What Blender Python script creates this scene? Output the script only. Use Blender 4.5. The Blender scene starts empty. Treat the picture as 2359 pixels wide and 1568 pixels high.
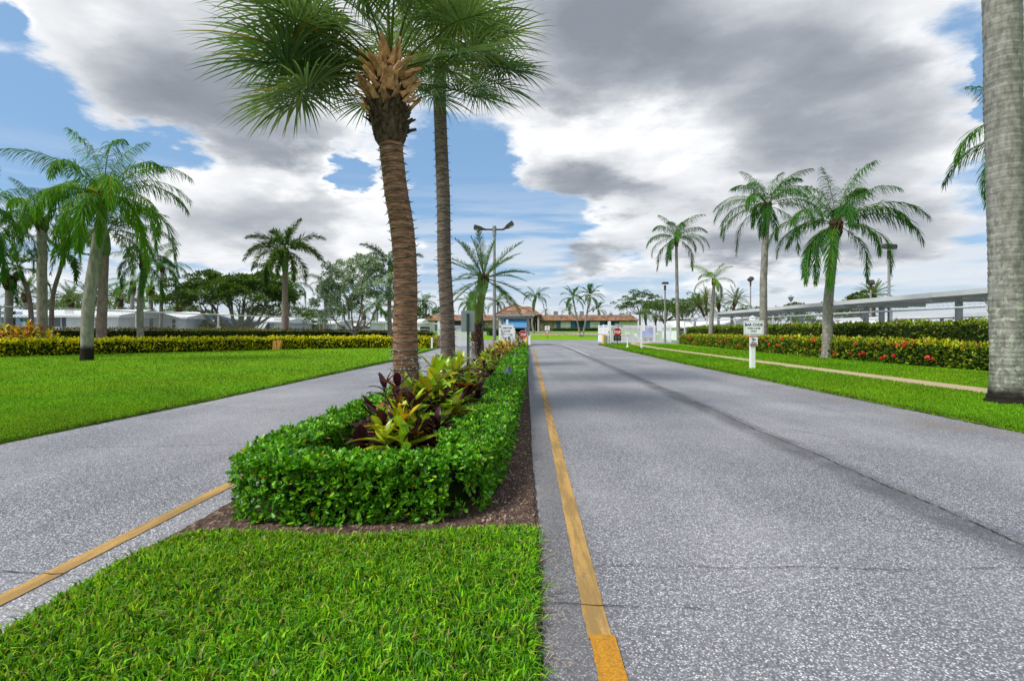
import bpy, math, random
import numpy as np
from mathutils import Vector, Matrix
sc = bpy.context.scene
COL = sc.collection
R = math.radians
PI = math.pi
random.seed(7)
rng = np.random.default_rng(11)

# ---------------------------------------------------------------- camera
F, CX, HY, H = 1180.0, 1179.5, 762.0, 1.30      # lens and eye height the photograph was taken with
cam_d = bpy.data.cameras.new('camera')
cam = bpy.data.objects.new('camera', cam_d)
COL.objects.link(cam)
cam.location = (0, 0, H)
cam.rotation_euler = (R(90), 0, 0)
cam_d.sensor_width = 36
cam_d.lens = 36 * F / 2359
cam_d.shift_y = -22 / 2359
cam_d.clip_start = 0.05
cam_d.clip_end = 6000
sc.camera = cam

# ---------------------------------------------------------------- exposure
sc.view_settings.view_transform = 'Standard'
sc.view_settings.look = 'None'
sc.view_settings.exposure = 0.6
sc.view_settings.gamma = 1.0
sc.view_settings.use_curve_mapping = False
sc.cycles.max_bounces = 6
sc.cycles.transparent_max_bounces = 6

# ---------------------------------------------------------------- nodes
def N(nt, typ, ins=None, **kw):
    n = nt.nodes.new(typ)
    for k, v in kw.items():
        setattr(n, k, v)
    for k, v in (ins or {}).items():
        s = n.inputs[k]
        if isinstance(v, bpy.types.NodeSocket):
            nt.links.new(v, s)
        else:
            s.default_value = v
    return n
def mth(nt, op, a, b=0.0, c=None, clamp=False):
    i = {0: a, 1: b}
    if c is not None:
        i[2] = c
    return N(nt, 'ShaderNodeMath', i, operation=op, use_clamp=clamp).outputs[0]
def vmt(nt, op, a, b=(0, 0, 0)):
    n = N(nt, 'ShaderNodeVectorMath', {0: a, 1: b}, operation=op)
    return n.outputs['Value'] if op in ('LENGTH', 'DOT_PRODUCT') else n.outputs[0]
def mapr(nt, v, a, b, c=0.0, d=1.0, t='SMOOTHSTEP'):
    return N(nt, 'ShaderNodeMapRange', {0: v, 1: a, 2: b, 3: c, 4: d}, interpolation_type=t).outputs[0]
def ramp(nt, v, stops, interp='LINEAR'):
    n = N(nt, 'ShaderNodeValToRGB', {0: v})
    cr = n.color_ramp
    cr.interpolation = interp
    while len(cr.elements) < len(stops):
        cr.elements.new(0.5)
    for e, (p, c) in zip(cr.elements, stops):
        e.position = p
        e.color = (c[0], c[1], c[2], 1)
    return n.outputs[0]
def mixc(nt, f, a, b, blend='MIX'):
    n = N(nt, 'ShaderNodeMix', {0: f}, data_type='RGBA', blend_type=blend)
    for idx, v in ((6, a), (7, b)):
        if isinstance(v, bpy.types.NodeSocket):
            nt.links.new(v, n.inputs[idx])
        else:
            n.inputs[idx].default_value = (v[0], v[1], v[2], 1)
    return n.outputs[2]
def noise(nt, vec, scale, detail=4, rough=.55, out=0):
    return N(nt, 'ShaderNodeTexNoise', {'Vector': vec, 'Scale': scale, 'Detail': detail, 'Roughness': rough}).outputs[out]

# ---------------------------------------------------------------- world: Nishita sky with cumulus
SUN_EL, SUN_AZ = R(52), R(-118)          # azimuth measured from +Y towards +X
world = bpy.data.worlds.new('World')
sc.world = world
world.use_nodes = True
nt = world.node_tree
nt.nodes.clear()
STR = 0.1
sky = N(nt, 'ShaderNodeTexSky', sky_type='NISHITA')
sky.sun_disc = False
sky.sun_elevation = SUN_EL
sky.sun_rotation = SUN_AZ
sky.altitude = 0
sky.air_density = 1.0
sky.dust_density = 1.2
sky.ozone_density = 1.6
gen = N(nt, 'ShaderNodeTexCoord').outputs['Generated']
sep = N(nt, 'ShaderNodeSeparateXYZ', {0: gen})
dx, dy, dz = sep.outputs
zc = mth(nt, 'ADD', mth(nt, 'MAXIMUM', dz, 0.0), 0.22)
q = N(nt, 'ShaderNodeCombineXYZ', {0: mth(nt, 'DIVIDE', dx, zc), 1: mth(nt, 'DIVIDE', dy, zc), 2: mth(nt, 'MULTIPLY', dz, 2.6)}).outputs[0]
n_big = noise(nt, q, 1.25, 9, .56)
q_up = vmt(nt, 'ADD', q, (-0.05, -0.10, 0.10))
n_up = noise(nt, q_up, 1.25, 6, .5)
n_det = noise(nt, q, 3.6, 9, .62)
ys = mth(nt, 'MAXIMUM', dy, 0.05)
front = mapr(nt, dy, 0.05, 0.3)
wv = N(nt, 'ShaderNodeTexNoise', {'Vector': q, 'Scale': 2.2, 'Detail': 6, 'Roughness': .6}).outputs['Color']
warp = vmt(nt, 'MULTIPLY', vmt(nt, 'SUBTRACT', wv, (.5, .5, .5)), (.30, .26, 0))
uv = vmt(nt, 'ADD', N(nt, 'ShaderNodeCombineXYZ', {0: mth(nt, 'DIVIDE', dx, ys), 1: mth(nt, 'DIVIDE', dz, ys), 2: 0.0}).outputs[0], warp)
def blobs(lst):
    tot = None
    for (X, Y, rx, ry, a) in lst:
        d = vmt(nt, 'LENGTH', vmt(nt, 'MULTIPLY', vmt(nt, 'SUBTRACT', uv, ((X - CX) / F, (HY - Y) / F, 0)), (F / rx, F / ry, 0)))
        s = mapr(nt, d, 1.0, 0.0, 0.0, a)
        tot = s if tot is None else mth(nt, 'ADD', tot, s)
    return mth(nt, 'MULTIPLY', tot, front)
# where the cloud masses stand (+) and where the blue opens (-)
cover = blobs([
    (420, 120, 700, 330, .55), (520, 270, 420, 190, .4), (640, 450, 420, 240, .55), (200, 60, 300, 200, .2),
    (1560, 60, 700, 330, .75), (1350, 330, 300, 200, .6), (1950, 260, 520, 330, .8), (1750, 480, 700, 200, .6),
    (1330, 585, 150, 90, .45), (1960, 560, 420, 120, .5), (700, 600, 420, 90, .25), (330, 560, 420, 80, .15),
    (1060, 460, 190, 240, -1.0), (1250, 520, 190, 120, -.75), (800, 395, 75, 75, -.9), (50, 170, 220, 150, -.55),
    (20, 40, 90, 60, -.7), (300, 350, 230, 70, -.6), (2270, 190, 70, 130, -1.5), (2350, 120, 70, 160, -1.0), (90, 300, 240, 120, -.45), (1110, 590, 260, 90, -.5),
])
dark = blobs([
    (520, 260, 430, 120, -.5), (360, 190, 240, 120, -.25), (690, 320, 200, 80, -.35), (1420, 60, 430, 230, -.75), (1280, 160, 190, 200, -.35), (1900, 320, 430, 150, -.42),
    (1950, 170, 420, 170, -.28), (1370, 425, 200, 60, -.55), (1330, 590, 140, 70, -.55), (1750, 570, 460, 70, -.42), (2080, 520, 330, 120, -.3), (690, 470, 200, 80, -.15),
    (560, 510, 260, 90, -.18), (1280, 300, 190, 90, .42), (1540, 290, 330, 130, .35), (1650, 430, 260, 80, .2), (2080, 90, 220, 110, .35), (650, 380, 260, 90, .25), (850, 500, 90, 190, .25), (230, 60, 260, 90, .2),
])
lowband = mapr(nt, dz, 0.0, 0.20, 1.0, 0.0)
c_in = mth(nt, 'ADD', mth(nt, 'ADD', mth(nt, 'MULTIPLY', mth(nt, 'SUBTRACT', n_big, .5), 1.5), mth(nt, 'MULTIPLY', mth(nt, 'SUBTRACT', n_det, .5), .85)),
           mth(nt, 'ADD', cover, mth(nt, 'MULTIPLY', mth(nt, 'SUBTRACT', 1.0, front), .22)))
alpha = mapr(nt, c_in, -0.06, 0.26)
rim = mapr(nt, c_in, 0.05, 0.65, .20, -.12)
relief = mth(nt, 'MULTIPLY', mth(nt, 'SUBTRACT', n_big, n_up), 1.5)
shade = mth(nt, 'ADD', mth(nt, 'ADD', mth(nt, 'ADD', .74, dark), mth(nt, 'ADD', relief, rim)), mth(nt, 'MULTIPLY', mth(nt, 'SUBTRACT', n_det, .5), .55))
cl = ramp(nt, shade, [(0.0, (.185, .205, .238)), (.3, (.255, .277, .312)), (.6, (.39, .41, .44)), (.85, (.58, .592, .61)), (1.0, (.70, .71, .72))])
cl10 = vmt(nt, 'SCALE', cl); cl10.node.inputs['Scale'].default_value = 1.0 / STR
skyc = mixc(nt, .62, sky.outputs[0], (2.1, 3.45, 5.2))
blue = mixc(nt, 1.0, skyc, (.86, .94, 1.0), 'MULTIPLY')
# thin high streaks low over the horizon
streak = noise(nt, vmt(nt, 'MULTIPLY', gen, (2.2, 2.2, 26)), 1.6, 5, .55)
sa = mth(nt, 'MULTIPLY', mapr(nt, streak, .42, .62), mapr(nt, dz, 0.32, 0.10, 0.0, .75))
hz = mixc(nt, sa, blue, (5.6, 5.75, 6.0))
hz2 = mixc(nt, mapr(nt, dz, .17, -.02, 0.0, .82), hz, (5.2, 5.5, 5.85))
fin = mixc(nt, mth(nt, 'MULTIPLY', alpha, mapr(nt, dz, .015, .10)), hz2, cl10)
bg = N(nt, 'ShaderNodeBackground', {0: fin, 1: STR})
wo = N(nt, 'ShaderNodeOutputWorld')
nt.links.new(bg.outputs[0], wo.inputs[0])

# ---------------------------------------------------------------- sun behind the cloud
sd = bpy.data.lights.new('sun', 'SUN')
sd.energy = 3.0
sd.angle = R(16)
sd.color = (1.0, .955, .88)
so = bpy.data.objects.new('sun', sd)
COL.objects.link(so)
so.rotation_euler = Vector((-math.sin(SUN_AZ) * math.cos(SUN_EL), -math.cos(SUN_AZ) * math.cos(SUN_EL), -math.sin(SUN_EL))).to_track_quat('-Z', 'Y').to_euler()

# ---------------------------------------------------------------- geometry helpers
def gx(X, y):                       # lateral metres of a sight line at distance y
    return (X - CX) * y / F
def gz(Y, y):                       # height above the road of a sight line at distance y
    return H - (Y - HY) * y / F
def zg(y):                          # the lawn beyond the cross road climbs gently
    return 0.0 if y < 73 else min(1.2, (y - 73) * 1.2 / 39)

def tag(o, label=None, cat=None, group=None, kind=None):
    if label: o['label'] = label
    if cat: o['category'] = cat
    if group: o['group'] = group
    if kind: o['kind'] = kind
    return o
def thing(name, label, cat, loc=(0, 0, 0), rz=0.0, group=None):
    o = bpy.data.objects.new(name, None)
    COL.objects.link(o)
    o.location = loc
    o.rotation_euler = (0, 0, rz)
    o.empty_display_size = .2
    return tag(o, label, cat, group)
def link(name, me, parent=None, loc=(0, 0, 0), rot=(0, 0, 0), scale=(1, 1, 1)):
    o = bpy.data.objects.new(name, me)
    COL.objects.link(o)
    o.parent = parent
    o.location = loc
    o.rotation_euler = rot
    o.scale = scale
    return o

class MB:
    def __init__(s):
        s.v, s.f = [], []
    def add(s, vs, fs):
        b = len(s.v)
        s.v.extend([tuple(v) for v in vs])
        s.f.extend([tuple(i + b for i in f) for f in fs])
        return s
    def box(s, x0, y0, z0, x1, y1, z1):
        return s.add([(x0, y0, z0), (x1, y0, z0), (x1, y1, z0), (x0, y1, z0), (x0, y0, z1), (x1, y0, z1), (x1, y1, z1), (x0, y1, z1)],
                     [(0, 3, 2, 1), (4, 5, 6, 7), (0, 1, 5, 4), (1, 2, 6, 5), (2, 3, 7, 6), (3, 0, 4, 7)])
    def beam(s, a, b, w, h, up=(0, 0, 1)):
        a, b = Vector(a), Vector(b)
        t = (b - a).normalized()
        up = Vector(up)
        if abs(t.dot(up)) > .98: up = Vector((0, 1, 0))
        sd_ = t.cross(up).normalized()
        u = sd_.cross(t)
        vs = []
        for p in (a, b):
            for i, j in ((-1, -1), (1, -1), (1, 1), (-1, 1)):
                vs.append(p + sd_ * (i * w / 2) + u * (j * h / 2))
        return s.add(vs, [(0, 1, 2, 3), (7, 6, 5, 4), (0, 4, 5, 1), (1, 5, 6, 2), (2, 6, 7, 3), (3, 7, 4, 0)])
    def tube(s, pts, rad, seg=8, cap=True):
        pts = [Vector(p) for p in pts]
        n = len(pts)
        if not hasattr(rad, '__len__'): rad = [rad] * n
        vs, fs = [], []
        ref = Vector((0.13, 1, .07)).normalized()
        for i, p in enumerate(pts):
            t = (pts[min(i + 1, n - 1)] - pts[max(i - 1, 0)]).normalized()
            rr = ref if abs(t.dot(ref)) < .9 else Vector((1, 0, .1)).normalized()
            a = t.cross(rr).normalized()
            b = t.cross(a)
            for k in range(seg):
                an = 2 * PI * k / seg
                vs.append(p + (a * math.cos(an) + b * math.sin(an)) * rad[i])
        for i in range(n - 1):
            for k in range(seg):
                k2 = (k + 1) % seg
                fs.append((i * seg + k, i * seg + k2, (i + 1) * seg + k2, (i + 1) * seg + k))
        if cap:
            fs.append(tuple(range(seg - 1, -1, -1)))
            fs.append(tuple((n - 1) * seg + k for k in range(seg)))
        return s.add(vs, fs)
    def lathe(s, prof, seg=16, c=(0, 0, 0)):
        vs, fs = [], []
        m = len(prof)
        for (r, z) in prof:
            for k in range(seg):
                an = 2 * PI * k / seg
                vs.append((c[0] + r * math.cos(an), c[1] + r * math.sin(an), c[2] + z))
        for i in range(m - 1):
            for k in range(seg):
                k2 = (k + 1) % seg
                fs.append((i * seg + k, i * seg + k2, (i + 1) * seg + k2, (i + 1) * seg + k))
        fs.append(tuple(range(seg - 1, -1, -1)))
        fs.append(tuple((m - 1) * seg + k for k in range(seg)))
        return s.add(vs, fs)
    def prism(s, poly, a0, a1, axis='z'):
        n = len(poly)
        def p(q, a):
            return (q[0], q[1], a) if axis == 'z' else ((q[0], a, q[1]) if axis == 'y' else (a, q[0], q[1]))
        vs = [p(q, a0) for q in poly] + [p(q, a1) for q in poly]
        fs = [tuple(range(n - 1, -1, -1)), tuple(range(n, 2 * n))]
        fs += [(i, (i + 1) % n, n + (i + 1) % n, n + i) for i in range(n)]
        return s.add(vs, fs)
    def mesh(s, name, mat, smooth=False):
        me = bpy.data.meshes.new(name)
        me.from_pydata(s.v, [], s.f)
        if mat: me.materials.append(mat)
        if smooth:
            me.shade_smooth()
            me.set_sharp_from_angle(angle=R(42))
        me.update()
        return me
    def build(s, name, mat, parent=None, smooth=False, loc=(0, 0, 0), rot=(0, 0, 0), kind=None, label=None, bevel=0.0):
        o = link(name, s.mesh(name, mat, smooth), parent, loc, rot)
        if kind: o['kind'] = kind
        if label: o['label'] = label
        if bevel:
            m = o.modifiers.new('bevel', 'BEVEL')
            m.width = bevel
            m.segments = 2
            m.limit_method = 'ANGLE'
        return o

def fastmesh(name, v, tris, mat, col=None):
    me = bpy.data.meshes.new(name)
    nv, nf = len(v), len(tris)
    me.vertices.add(nv)
    me.vertices.foreach_set('co', np.ascontiguousarray(v, dtype=np.float32).ravel())
    me.loops.add(nf * 3)
    me.loops.foreach_set('vertex_index', np.ascontiguousarray(tris, dtype=np.int32).ravel())
    me.polygons.add(nf)
    me.polygons.foreach_set('loop_start', np.arange(0, nf * 3, 3, dtype=np.int32))
    if col is not None:
        a = me.attributes.new('tint', 'FLOAT_COLOR', 'POINT')
        c4 = np.ones((nv, 4), dtype=np.float32)
        c4[:, :3] = col
        a.data.foreach_set('color', c4.ravel())
    me.update()
    me.validate()
    if mat: me.materials.append(mat)
    return me
def unit(a):
    return a / np.maximum(np.linalg.norm(a, axis=1, keepdims=True), 1e-9)
LEAF6 = np.array([(0, 0, 0), (.30, .62, .0), (.30, -.62, .0), (.72, .9, .0), (.72, -.9, .0), (1, 0, 0), (.5, 0, -.35)])
LT6 = np.array([(0, 6, 1), (1, 6, 3), (3, 6, 5), (0, 2, 6), (2, 4, 6), (4, 5, 6)])
LEAF4 = np.array([(0, 0, 0), (.5, .95, 0), (.5, -.95, 0), (1, 0, -.1), (.5, 0, -.4)])
LT4 = np.array([(0, 4, 1), (1, 4, 3), (0, 2, 4), (2, 3, 4)])
def leafcloud(name, P, D, size, wr, mat, col, fine=False):
    """leaves at P pointing along D"""
    n = len(P)
    D = unit(D)
    S = unit(np.cross(D, rng.normal(size=(n, 3)) * .55 + np.array([0, 0, 1.0])))
    U = np.cross(S, D)
    shp, tri = (LEAF6, LT6) if fine else (LEAF4, LT4)
    k = len(shp)
    w = (size * wr)[:, None, None]
    v = (P[:, None, :] + D[:, None, :] * (shp[None, :, 0:1] * size[:, None, None]) + S[:, None, :] * (shp[None, :, 1:2] * w) + U[:, None, :] * (shp[None, :, 2:3] * w))
    t = (tri[None] + (np.arange(n) * k)[:, None, None]).reshape(-1, 3)
    c = np.repeat(col, k, axis=0)
    return fastmesh(name, v.reshape(-1, 3), t, mat, c)
def pick(n, pal):
    """random tints from [(weight, rgb, spread)]"""
    w = np.array([p[0] for p in pal], float)
    i = rng.choice(len(pal), n, p=w / w.sum())
    c = np.array([p[1] for p in pal])[i]
    s = np.array([p[2] for p in pal])[i][:, None]
    return np.clip(c * (1 + s * rng.normal(size=(n, 1))) * (1 + .06 * rng.normal(size=(n, 3))), .002, .9)

# ---------------------------------------------------------------- materials
def newmat(name, rough=.6, spec=.3):
    m = bpy.data.materials.new(name)
    m.use_nodes = True
    t = m.node_tree
    t.nodes.clear()
    b = N(t, 'ShaderNodeBsdfPrincipled', {'Roughness': rough, 'Specular IOR Level': spec})
    o = N(t, 'ShaderNodeOutputMaterial')
    t.links.new(b.outputs[0], o.inputs[0])
    return m, t, b, o
def setc(t, b, c):
    if isinstance(c, bpy.types.NodeSocket): t.links.new(c, b.inputs['Base Color'])
    else: b.inputs['Base Color'].default_value = (*c, 1)
def bump(t, b, h, strength=.3, dist=.01):
    n = N(t, 'ShaderNodeBump', {'Strength': strength, 'Distance': dist, 'Height': h})
    t.links.new(n.outputs[0], b.inputs['Normal'])
def objco(t):
    return N(t, 'ShaderNodeTexCoord').outputs['Object']
def plain(name, c, rough=.55, spec=.35, metal=0.0, wear=.10, scale=6.0):
    """painted or metal surface with uneven, slightly weathered tone"""
    m, t, b, o = newmat(name, rough, spec)
    co = objco(t)
    n1 = noise(t, co, scale, 6, .6)
    f = mapr(t, n1, .35, .75)
    setc(t, b, mixc(t, f, tuple(x * (1 + wear) for x in c), tuple(x * (1 - 1.6 * wear) for x in c)))
    b.inputs['Metallic'].default_value = metal
    r = mapr(t, noise(t, co, scale * 3, 4), .3, .7, rough * .85, min(1, rough * 1.2))
    t.links.new(r, b.inputs['Roughness'])
    return m
def leafmat(name, trans=.35, rough=.42, spec=.3, tint=None, obj_rand=0.0, tcol=(1.2, 1.15, .45)):
    """leaf: reflects and lets light through; colour from the leaf's own tint"""
    m, t, b, o = newmat(name, rough, spec)
    if tint is None:
        c = N(t, 'ShaderNodeAttribute', attribute_name='tint').outputs['Color']
    else:
        c = N(t, 'ShaderNodeRGB').outputs[0]
        c.default_value = (*tint, 1)
    if obj_rand:
        r = N(t, 'ShaderNodeObjectInfo').outputs['Random']
        c = mixc(t, 1.0, c, N(t, 'ShaderNodeCombineColor', {0: mapr(t, r, 0, 1, 1 - obj_rand, 1 + obj_rand * 1.3, 'LINEAR'), 1: mapr(t, r, 0, 1, 1 - obj_rand * .7, 1 + obj_rand * .8, 'LINEAR'), 2: 1.0}).outputs[0], 'MULTIPLY')
    setc(t, b, c)
    tr = N(t, 'ShaderNodeBsdfTranslucent', {0: mixc(t, 1.0, c, tcol, 'MULTIPLY')})
    mx = N(t, 'ShaderNodeMixShader', {0: trans, 1: b.outputs[0], 2: tr.outputs[0]})
    t.links.new(mx.outputs[0], o.inputs[0])
    return m

# asphalt: pale aggregate in dark binder, worn wheel paths, dark seam down the middle of the carriageway
SEAM = lambda y: 3.02 + .035 * y
def asphalt_mat():
    m, t, b, o = newmat('asphalt', .62, .5)
    co = objco(t)
    vor = N(t, 'ShaderNodeTexVoronoi', {'Vector': co, 'Scale': 120.0, 'Randomness': 1.0})
    sepc = N(t, 'ShaderNodeSeparateColor', {0: vor.outputs['Color']})
    stone = ramp(t, sepc.outputs[0], [(0, (.035, .038, .048)), (.35, (.10, .106, .126)), (.68, (.225, .232, .258)), (.88, (.40, .405, .42)), (1, (.54, .52, .49))])
    edge = mapr(t, vor.outputs['Distance'], .36, .66, 0.0, 1.0)
    c = mixc(t, edge, stone, (.045, .046, .05))
    c = mixc(t, .10, c, (.225, .228, .25))
    big = noise(t, co, .35, 5, .6)
    mid = noise(t, co, 2.3, 6, .65)
    c = mixc(t, mapr(t, big, .35, .7, 0.0, .35), c, (.30, .295, .30))
    c = mixc(t, mapr(t, mid, .5, .8, 0.0, .2), c, (.12, .12, .125))
    g1 = noise(t, co, 34, 5, .8)
    c = mixc(t, 1.0, c, ramp(t, g1, [(.30, (.50, .50, .53)), (.5, (1, 1, 1)), (.70, (1.55, 1.55, 1.58))]), 'MULTIPLY')
    c = mixc(t, 1.0, c, (1.30, 1.29, 1.31), 'MULTIPLY')
    lane = noise(t, vmt(t, 'MULTIPLY', co, (1.1, .05, 1)), 1.0, 4, .5)
    c = mixc(t, 1.0, c, ramp(t, lane, [(.35, (.86, .86, .865)), (.62, (1.10, 1.10, 1.09))]), 'MULTIPLY')
    s = N(t, 'ShaderNodeSeparateXYZ', {0: co})
    x, y = s.outputs[0], s.outputs[1]
    wob = mth(t, 'MULTIPLY', mth(t, 'SUBTRACT', noise(t, co, 1.1, 5, .65), .5), .32)
    d = mth(t, 'ADD', mth(t, 'SUBTRACT', x, mth(t, 'MULTIPLY_ADD', y, .035, 2.93)), wob)
    on = mth(t, 'MULTIPLY', mapr(t, y, 48, 38), mapr(t, mth(t, 'ABSOLUTE', d), .30, .04))
    c = mixc(t, mth(t, 'MULTIPLY', on, mapr(t, mid, .25, .6, .25, .75)), c, (.05, .05, .053))
    # oil-dark strip beside the island and a rusty stain towards the right verge
    d2 = mth(t, 'SUBTRACT', x, mth(t, 'MULTIPLY_ADD', y, .035, .17))
    c = mixc(t, mth(t, 'MULTIPLY', mapr(t, mth(t, 'ABSOLUTE', mth(t, 'ADD', d2, wob)), .30, .0, 0.0, .55), mapr(t, y, 26, 10)), c, (.075, .07, .066))
    d3 = mth(t, 'SUBTRACT', x, mth(t, 'MULTIPLY_ADD', y, .04, 5.7))
    c = mixc(t, mth(t, 'MULTIPLY', mapr(t, mth(t, 'ABSOLUTE', mth(t, 'ADD', d3, mth(t, 'MULTIPLY', wob, 3.0))), .9, .0, 0.0, .5), mapr(t, noise(t, co, .8, 5), .4, .65)), c, (.17, .135, .10))
    setc(t, b, c)
    bump(t, b, mth(t, 'SUBTRACT', 1.0, vor.outputs['Distance']), .12, .004)
    return m
def soil_mat():
    m, t, b, o = newmat('mulch', .95, .1)
    co = objco(t)
    v = N(t, 'ShaderNodeTexVoronoi', {'Vector': vmt(t, 'MULTIPLY', co, (1, .45, 1)), 'Scale': 60.0})
    c = ramp(t, N(t, 'ShaderNodeSeparateColor', {0: v.outputs['Color']}).outputs[0], [(0, (.035, .022, .018)), (.5, (.085, .052, .040)), (.85, (.15, .10, .075)), (1, (.34, .27, .20))])
    c = mixc(t, mapr(t, noise(t, co, 5, 5), .35, .7), c, (.07, .048, .04))
    setc(t, b, c)
    bump(t, b, v.outputs['Distance'], .8, .02)
    return m
def lawn_mat(name, a, b_, c_, scale=1.0):
    m, t, b, o = newmat(name, .9, .1)
    co = objco(t)
    n1 = noise(t, co, 55 * scale, 5, .7)
    n2 = noise(t, co, .55, 5, .6)
    n3 = noise(t, co, 6 * scale, 5, .65)
    c = mixc(t, mapr(t, n1, .3, .7), a, b_)
    c = mixc(t, mapr(t, n2, .35, .7, 0, .55), c, c_)
    c = mixc(t, mapr(t, n3, .35, .75, 0, .4), c, tuple(x * .6 for x in a))
    setc(t, b, c)
    bump(t, b, n1, .9, .04)
    return m
def paint_line_mat(name, fresh, old, wearf):
    m, t, b, o = newmat(name, .75, .25)
    co = objco(t)
    v = N(t, 'ShaderNodeTexVoronoi', {'Vector': co, 'Scale': 95.0})
    n1 = noise(t, co, 9, 6, .7)
    n2 = noise(t, vmt(t, 'MULTIPLY', co, (5, .5, 1)), 3, 6, .7)
    c = mixc(t, mapr(t, n2, .4, .62), fresh, old)
    c = mixc(t, mth(t, 'MULTIPLY', mapr(t, v.outputs['Distance'], .3, .75), .5), c, tuple(x * .55 for x in old))
    c = mixc(t, mapr(t, n1, wearf, wearf + .16), c, (.13, .125, .12))
    setc(t, b, c)
    bump(t, b, n1, .3, .004)
    return m
def bark_mat(name, base, dark, lichen=None, ring=None, scale=1.0, darkfoot=0.0, lich=.5, orand=0.0, hs=False):
    m, t, b, o = newmat(name, .9, .15)
    co = objco(t)
    n1 = noise(t, vmt(t, 'MULTIPLY', co, (4.5 * scale, 4.5 * scale, 24 * scale) if hs else (9 * scale, 9 * scale, 3.5 * scale)), 1.0, 7, .65)
    c = mixc(t, mapr(t, n1, .3, .72), dark, base)
    z = N(t, 'ShaderNodeSeparateXYZ', {0: co}).outputs[2]
    h = n1
    if orand:
        r = N(t, 'ShaderNodeObjectInfo').outputs['Random']
        g_ = mapr(t, r, 0, 1, 1 - orand, 1 + orand * .6, 'LINEAR')
        c = mixc(t, 1.0, c, N(t, 'ShaderNodeCombineColor', {0: g_, 1: g_, 2: g_}).outputs[0], 'MULTIPLY')
    if ring:
        zz = mth(t, 'ADD', mth(t, 'MULTIPLY', z, ring), mth(t, 'MULTIPLY', noise(t, co, 2.5, 3), 1.1))
        w = mth(t, 'FRACT', zz)
        rg = mapr(t, w, 0.0, .28, 1.0, 0.0)
        c = mixc(t, mth(t, 'MULTIPLY', rg, mapr(t, noise(t, co, 1.3, 4), .3, .7, .15, .65)), c, tuple(x * .45 for x in dark))
        h = mth(t, 'ADD', n1, mth(t, 'MULTIPLY', w, .8))
    if lichen:
        l = mapr(t, noise(t, co, 9.0, 7, .75), lich, lich + .07)
        l = mth(t, 'MULTIPLY', l, mapr(t, z, 4.2, .8, .12, 1.0))
        c = mixc(t, l, c, lichen)
    if darkfoot:
        c = mixc(t, mapr(t, mth(t, 'ADD', z, mth(t, 'MULTIPLY', noise(t, co, 3, 4), .5)), darkfoot + .28, darkfoot - .02), c, (.018, .015, .013))
    setc(t, b, c)
    bump(t, b, h, .7, .02)
    return m
def siding_mat(name, c, per_m=5.0, vertical=False):
    m, t, b, o = newmat(name, .6, .3)
    co = objco(t)
    s = N(t, 'ShaderNodeSeparateXYZ', {0: co})
    w = mth(t, 'FRACT', mth(t, 'MULTIPLY', s.outputs[0 if vertical else 2], per_m))
    g = mapr(t, w, 0.0, .12, 1.0, 0.0)
    cc = mixc(t, mapr(t, noise(t, co, 1.2, 6), .35, .75), c, tuple(x * .86 for x in c))
    cc = mixc(t, mth(t, 'MULTIPLY', g, .35), cc, tuple(x * .5 for x in c))
    setc(t, b, cc)
    bump(t, b, w, .5, .02)
    return m
def shingle_mat():
    m, t, b, o = newmat('shingle', .92, .1)
    co = objco(t)
    n1 = noise(t, co, 1.5, 6, .7)
    v = N(t, 'ShaderNodeTexVoronoi', {'Vector': vmt(t, 'MULTIPLY', co, (2.2, 2.2, 4.5)), 'Scale': 1.0})
    c = ramp(t, N(t, 'ShaderNodeSeparateColor', {0: v.outputs['Color']}).outputs[0], [(0, (.14, .08, .054)), (.5, (.25, .148, .098)), (1, (.38, .235, .165))])
    c = mixc(t, mapr(t, n1, .4, .7, 0, .5), c, (.14, .08, .052))
    setc(t, b, c)
    bump(t, b, v.outputs['Distance'], .6, .05)
    return m
def stone_mat():
    m, t, b, o = newmat('rubble_stone', .9, .15)
    co = objco(t)
    v = N(t, 'ShaderNodeTexVoronoi', {'Vector': co, 'Scale': 2.6})
    ve = N(t, 'ShaderNodeTexVoronoi', {'Vector': co, 'Scale': 2.6}, feature='DISTANCE_TO_EDGE')
    c = ramp(t, N(t, 'ShaderNodeSeparateColor', {0: v.outputs['Color']}).outputs[0], [(0, (.30, .235, .17)), (.5, (.48, .40, .30)), (1, (.66, .57, .46))])
    e = mapr(t, ve.outputs['Distance'], .02, .09, 1.0, 0.0)
    c = mixc(t, e, c, (.10, .075, .055))
    setc(t, b, c)
    bump(t, b, ve.outputs['Distance'], .8, .08)
    return m
def glass_mat(name, c=(.03, .04, .05)):
    m, t, b, o = newmat(name, .08, .6)
    setc(t, b, c)
    return m
def cloth_awning_mat(name, a, b_, per_m):
    m, t, b, o = newmat(name, .55, .3)
    x = N(t, 'ShaderNodeSeparateXYZ', {0: objco(t)}).outputs[0]
    w = mth(t, 'FRACT', mth(t, 'MULTIPLY', x, per_m))
    setc(t, b, mixc(t, mapr(t, w, .42, .58), a, b_))
    return m
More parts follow.
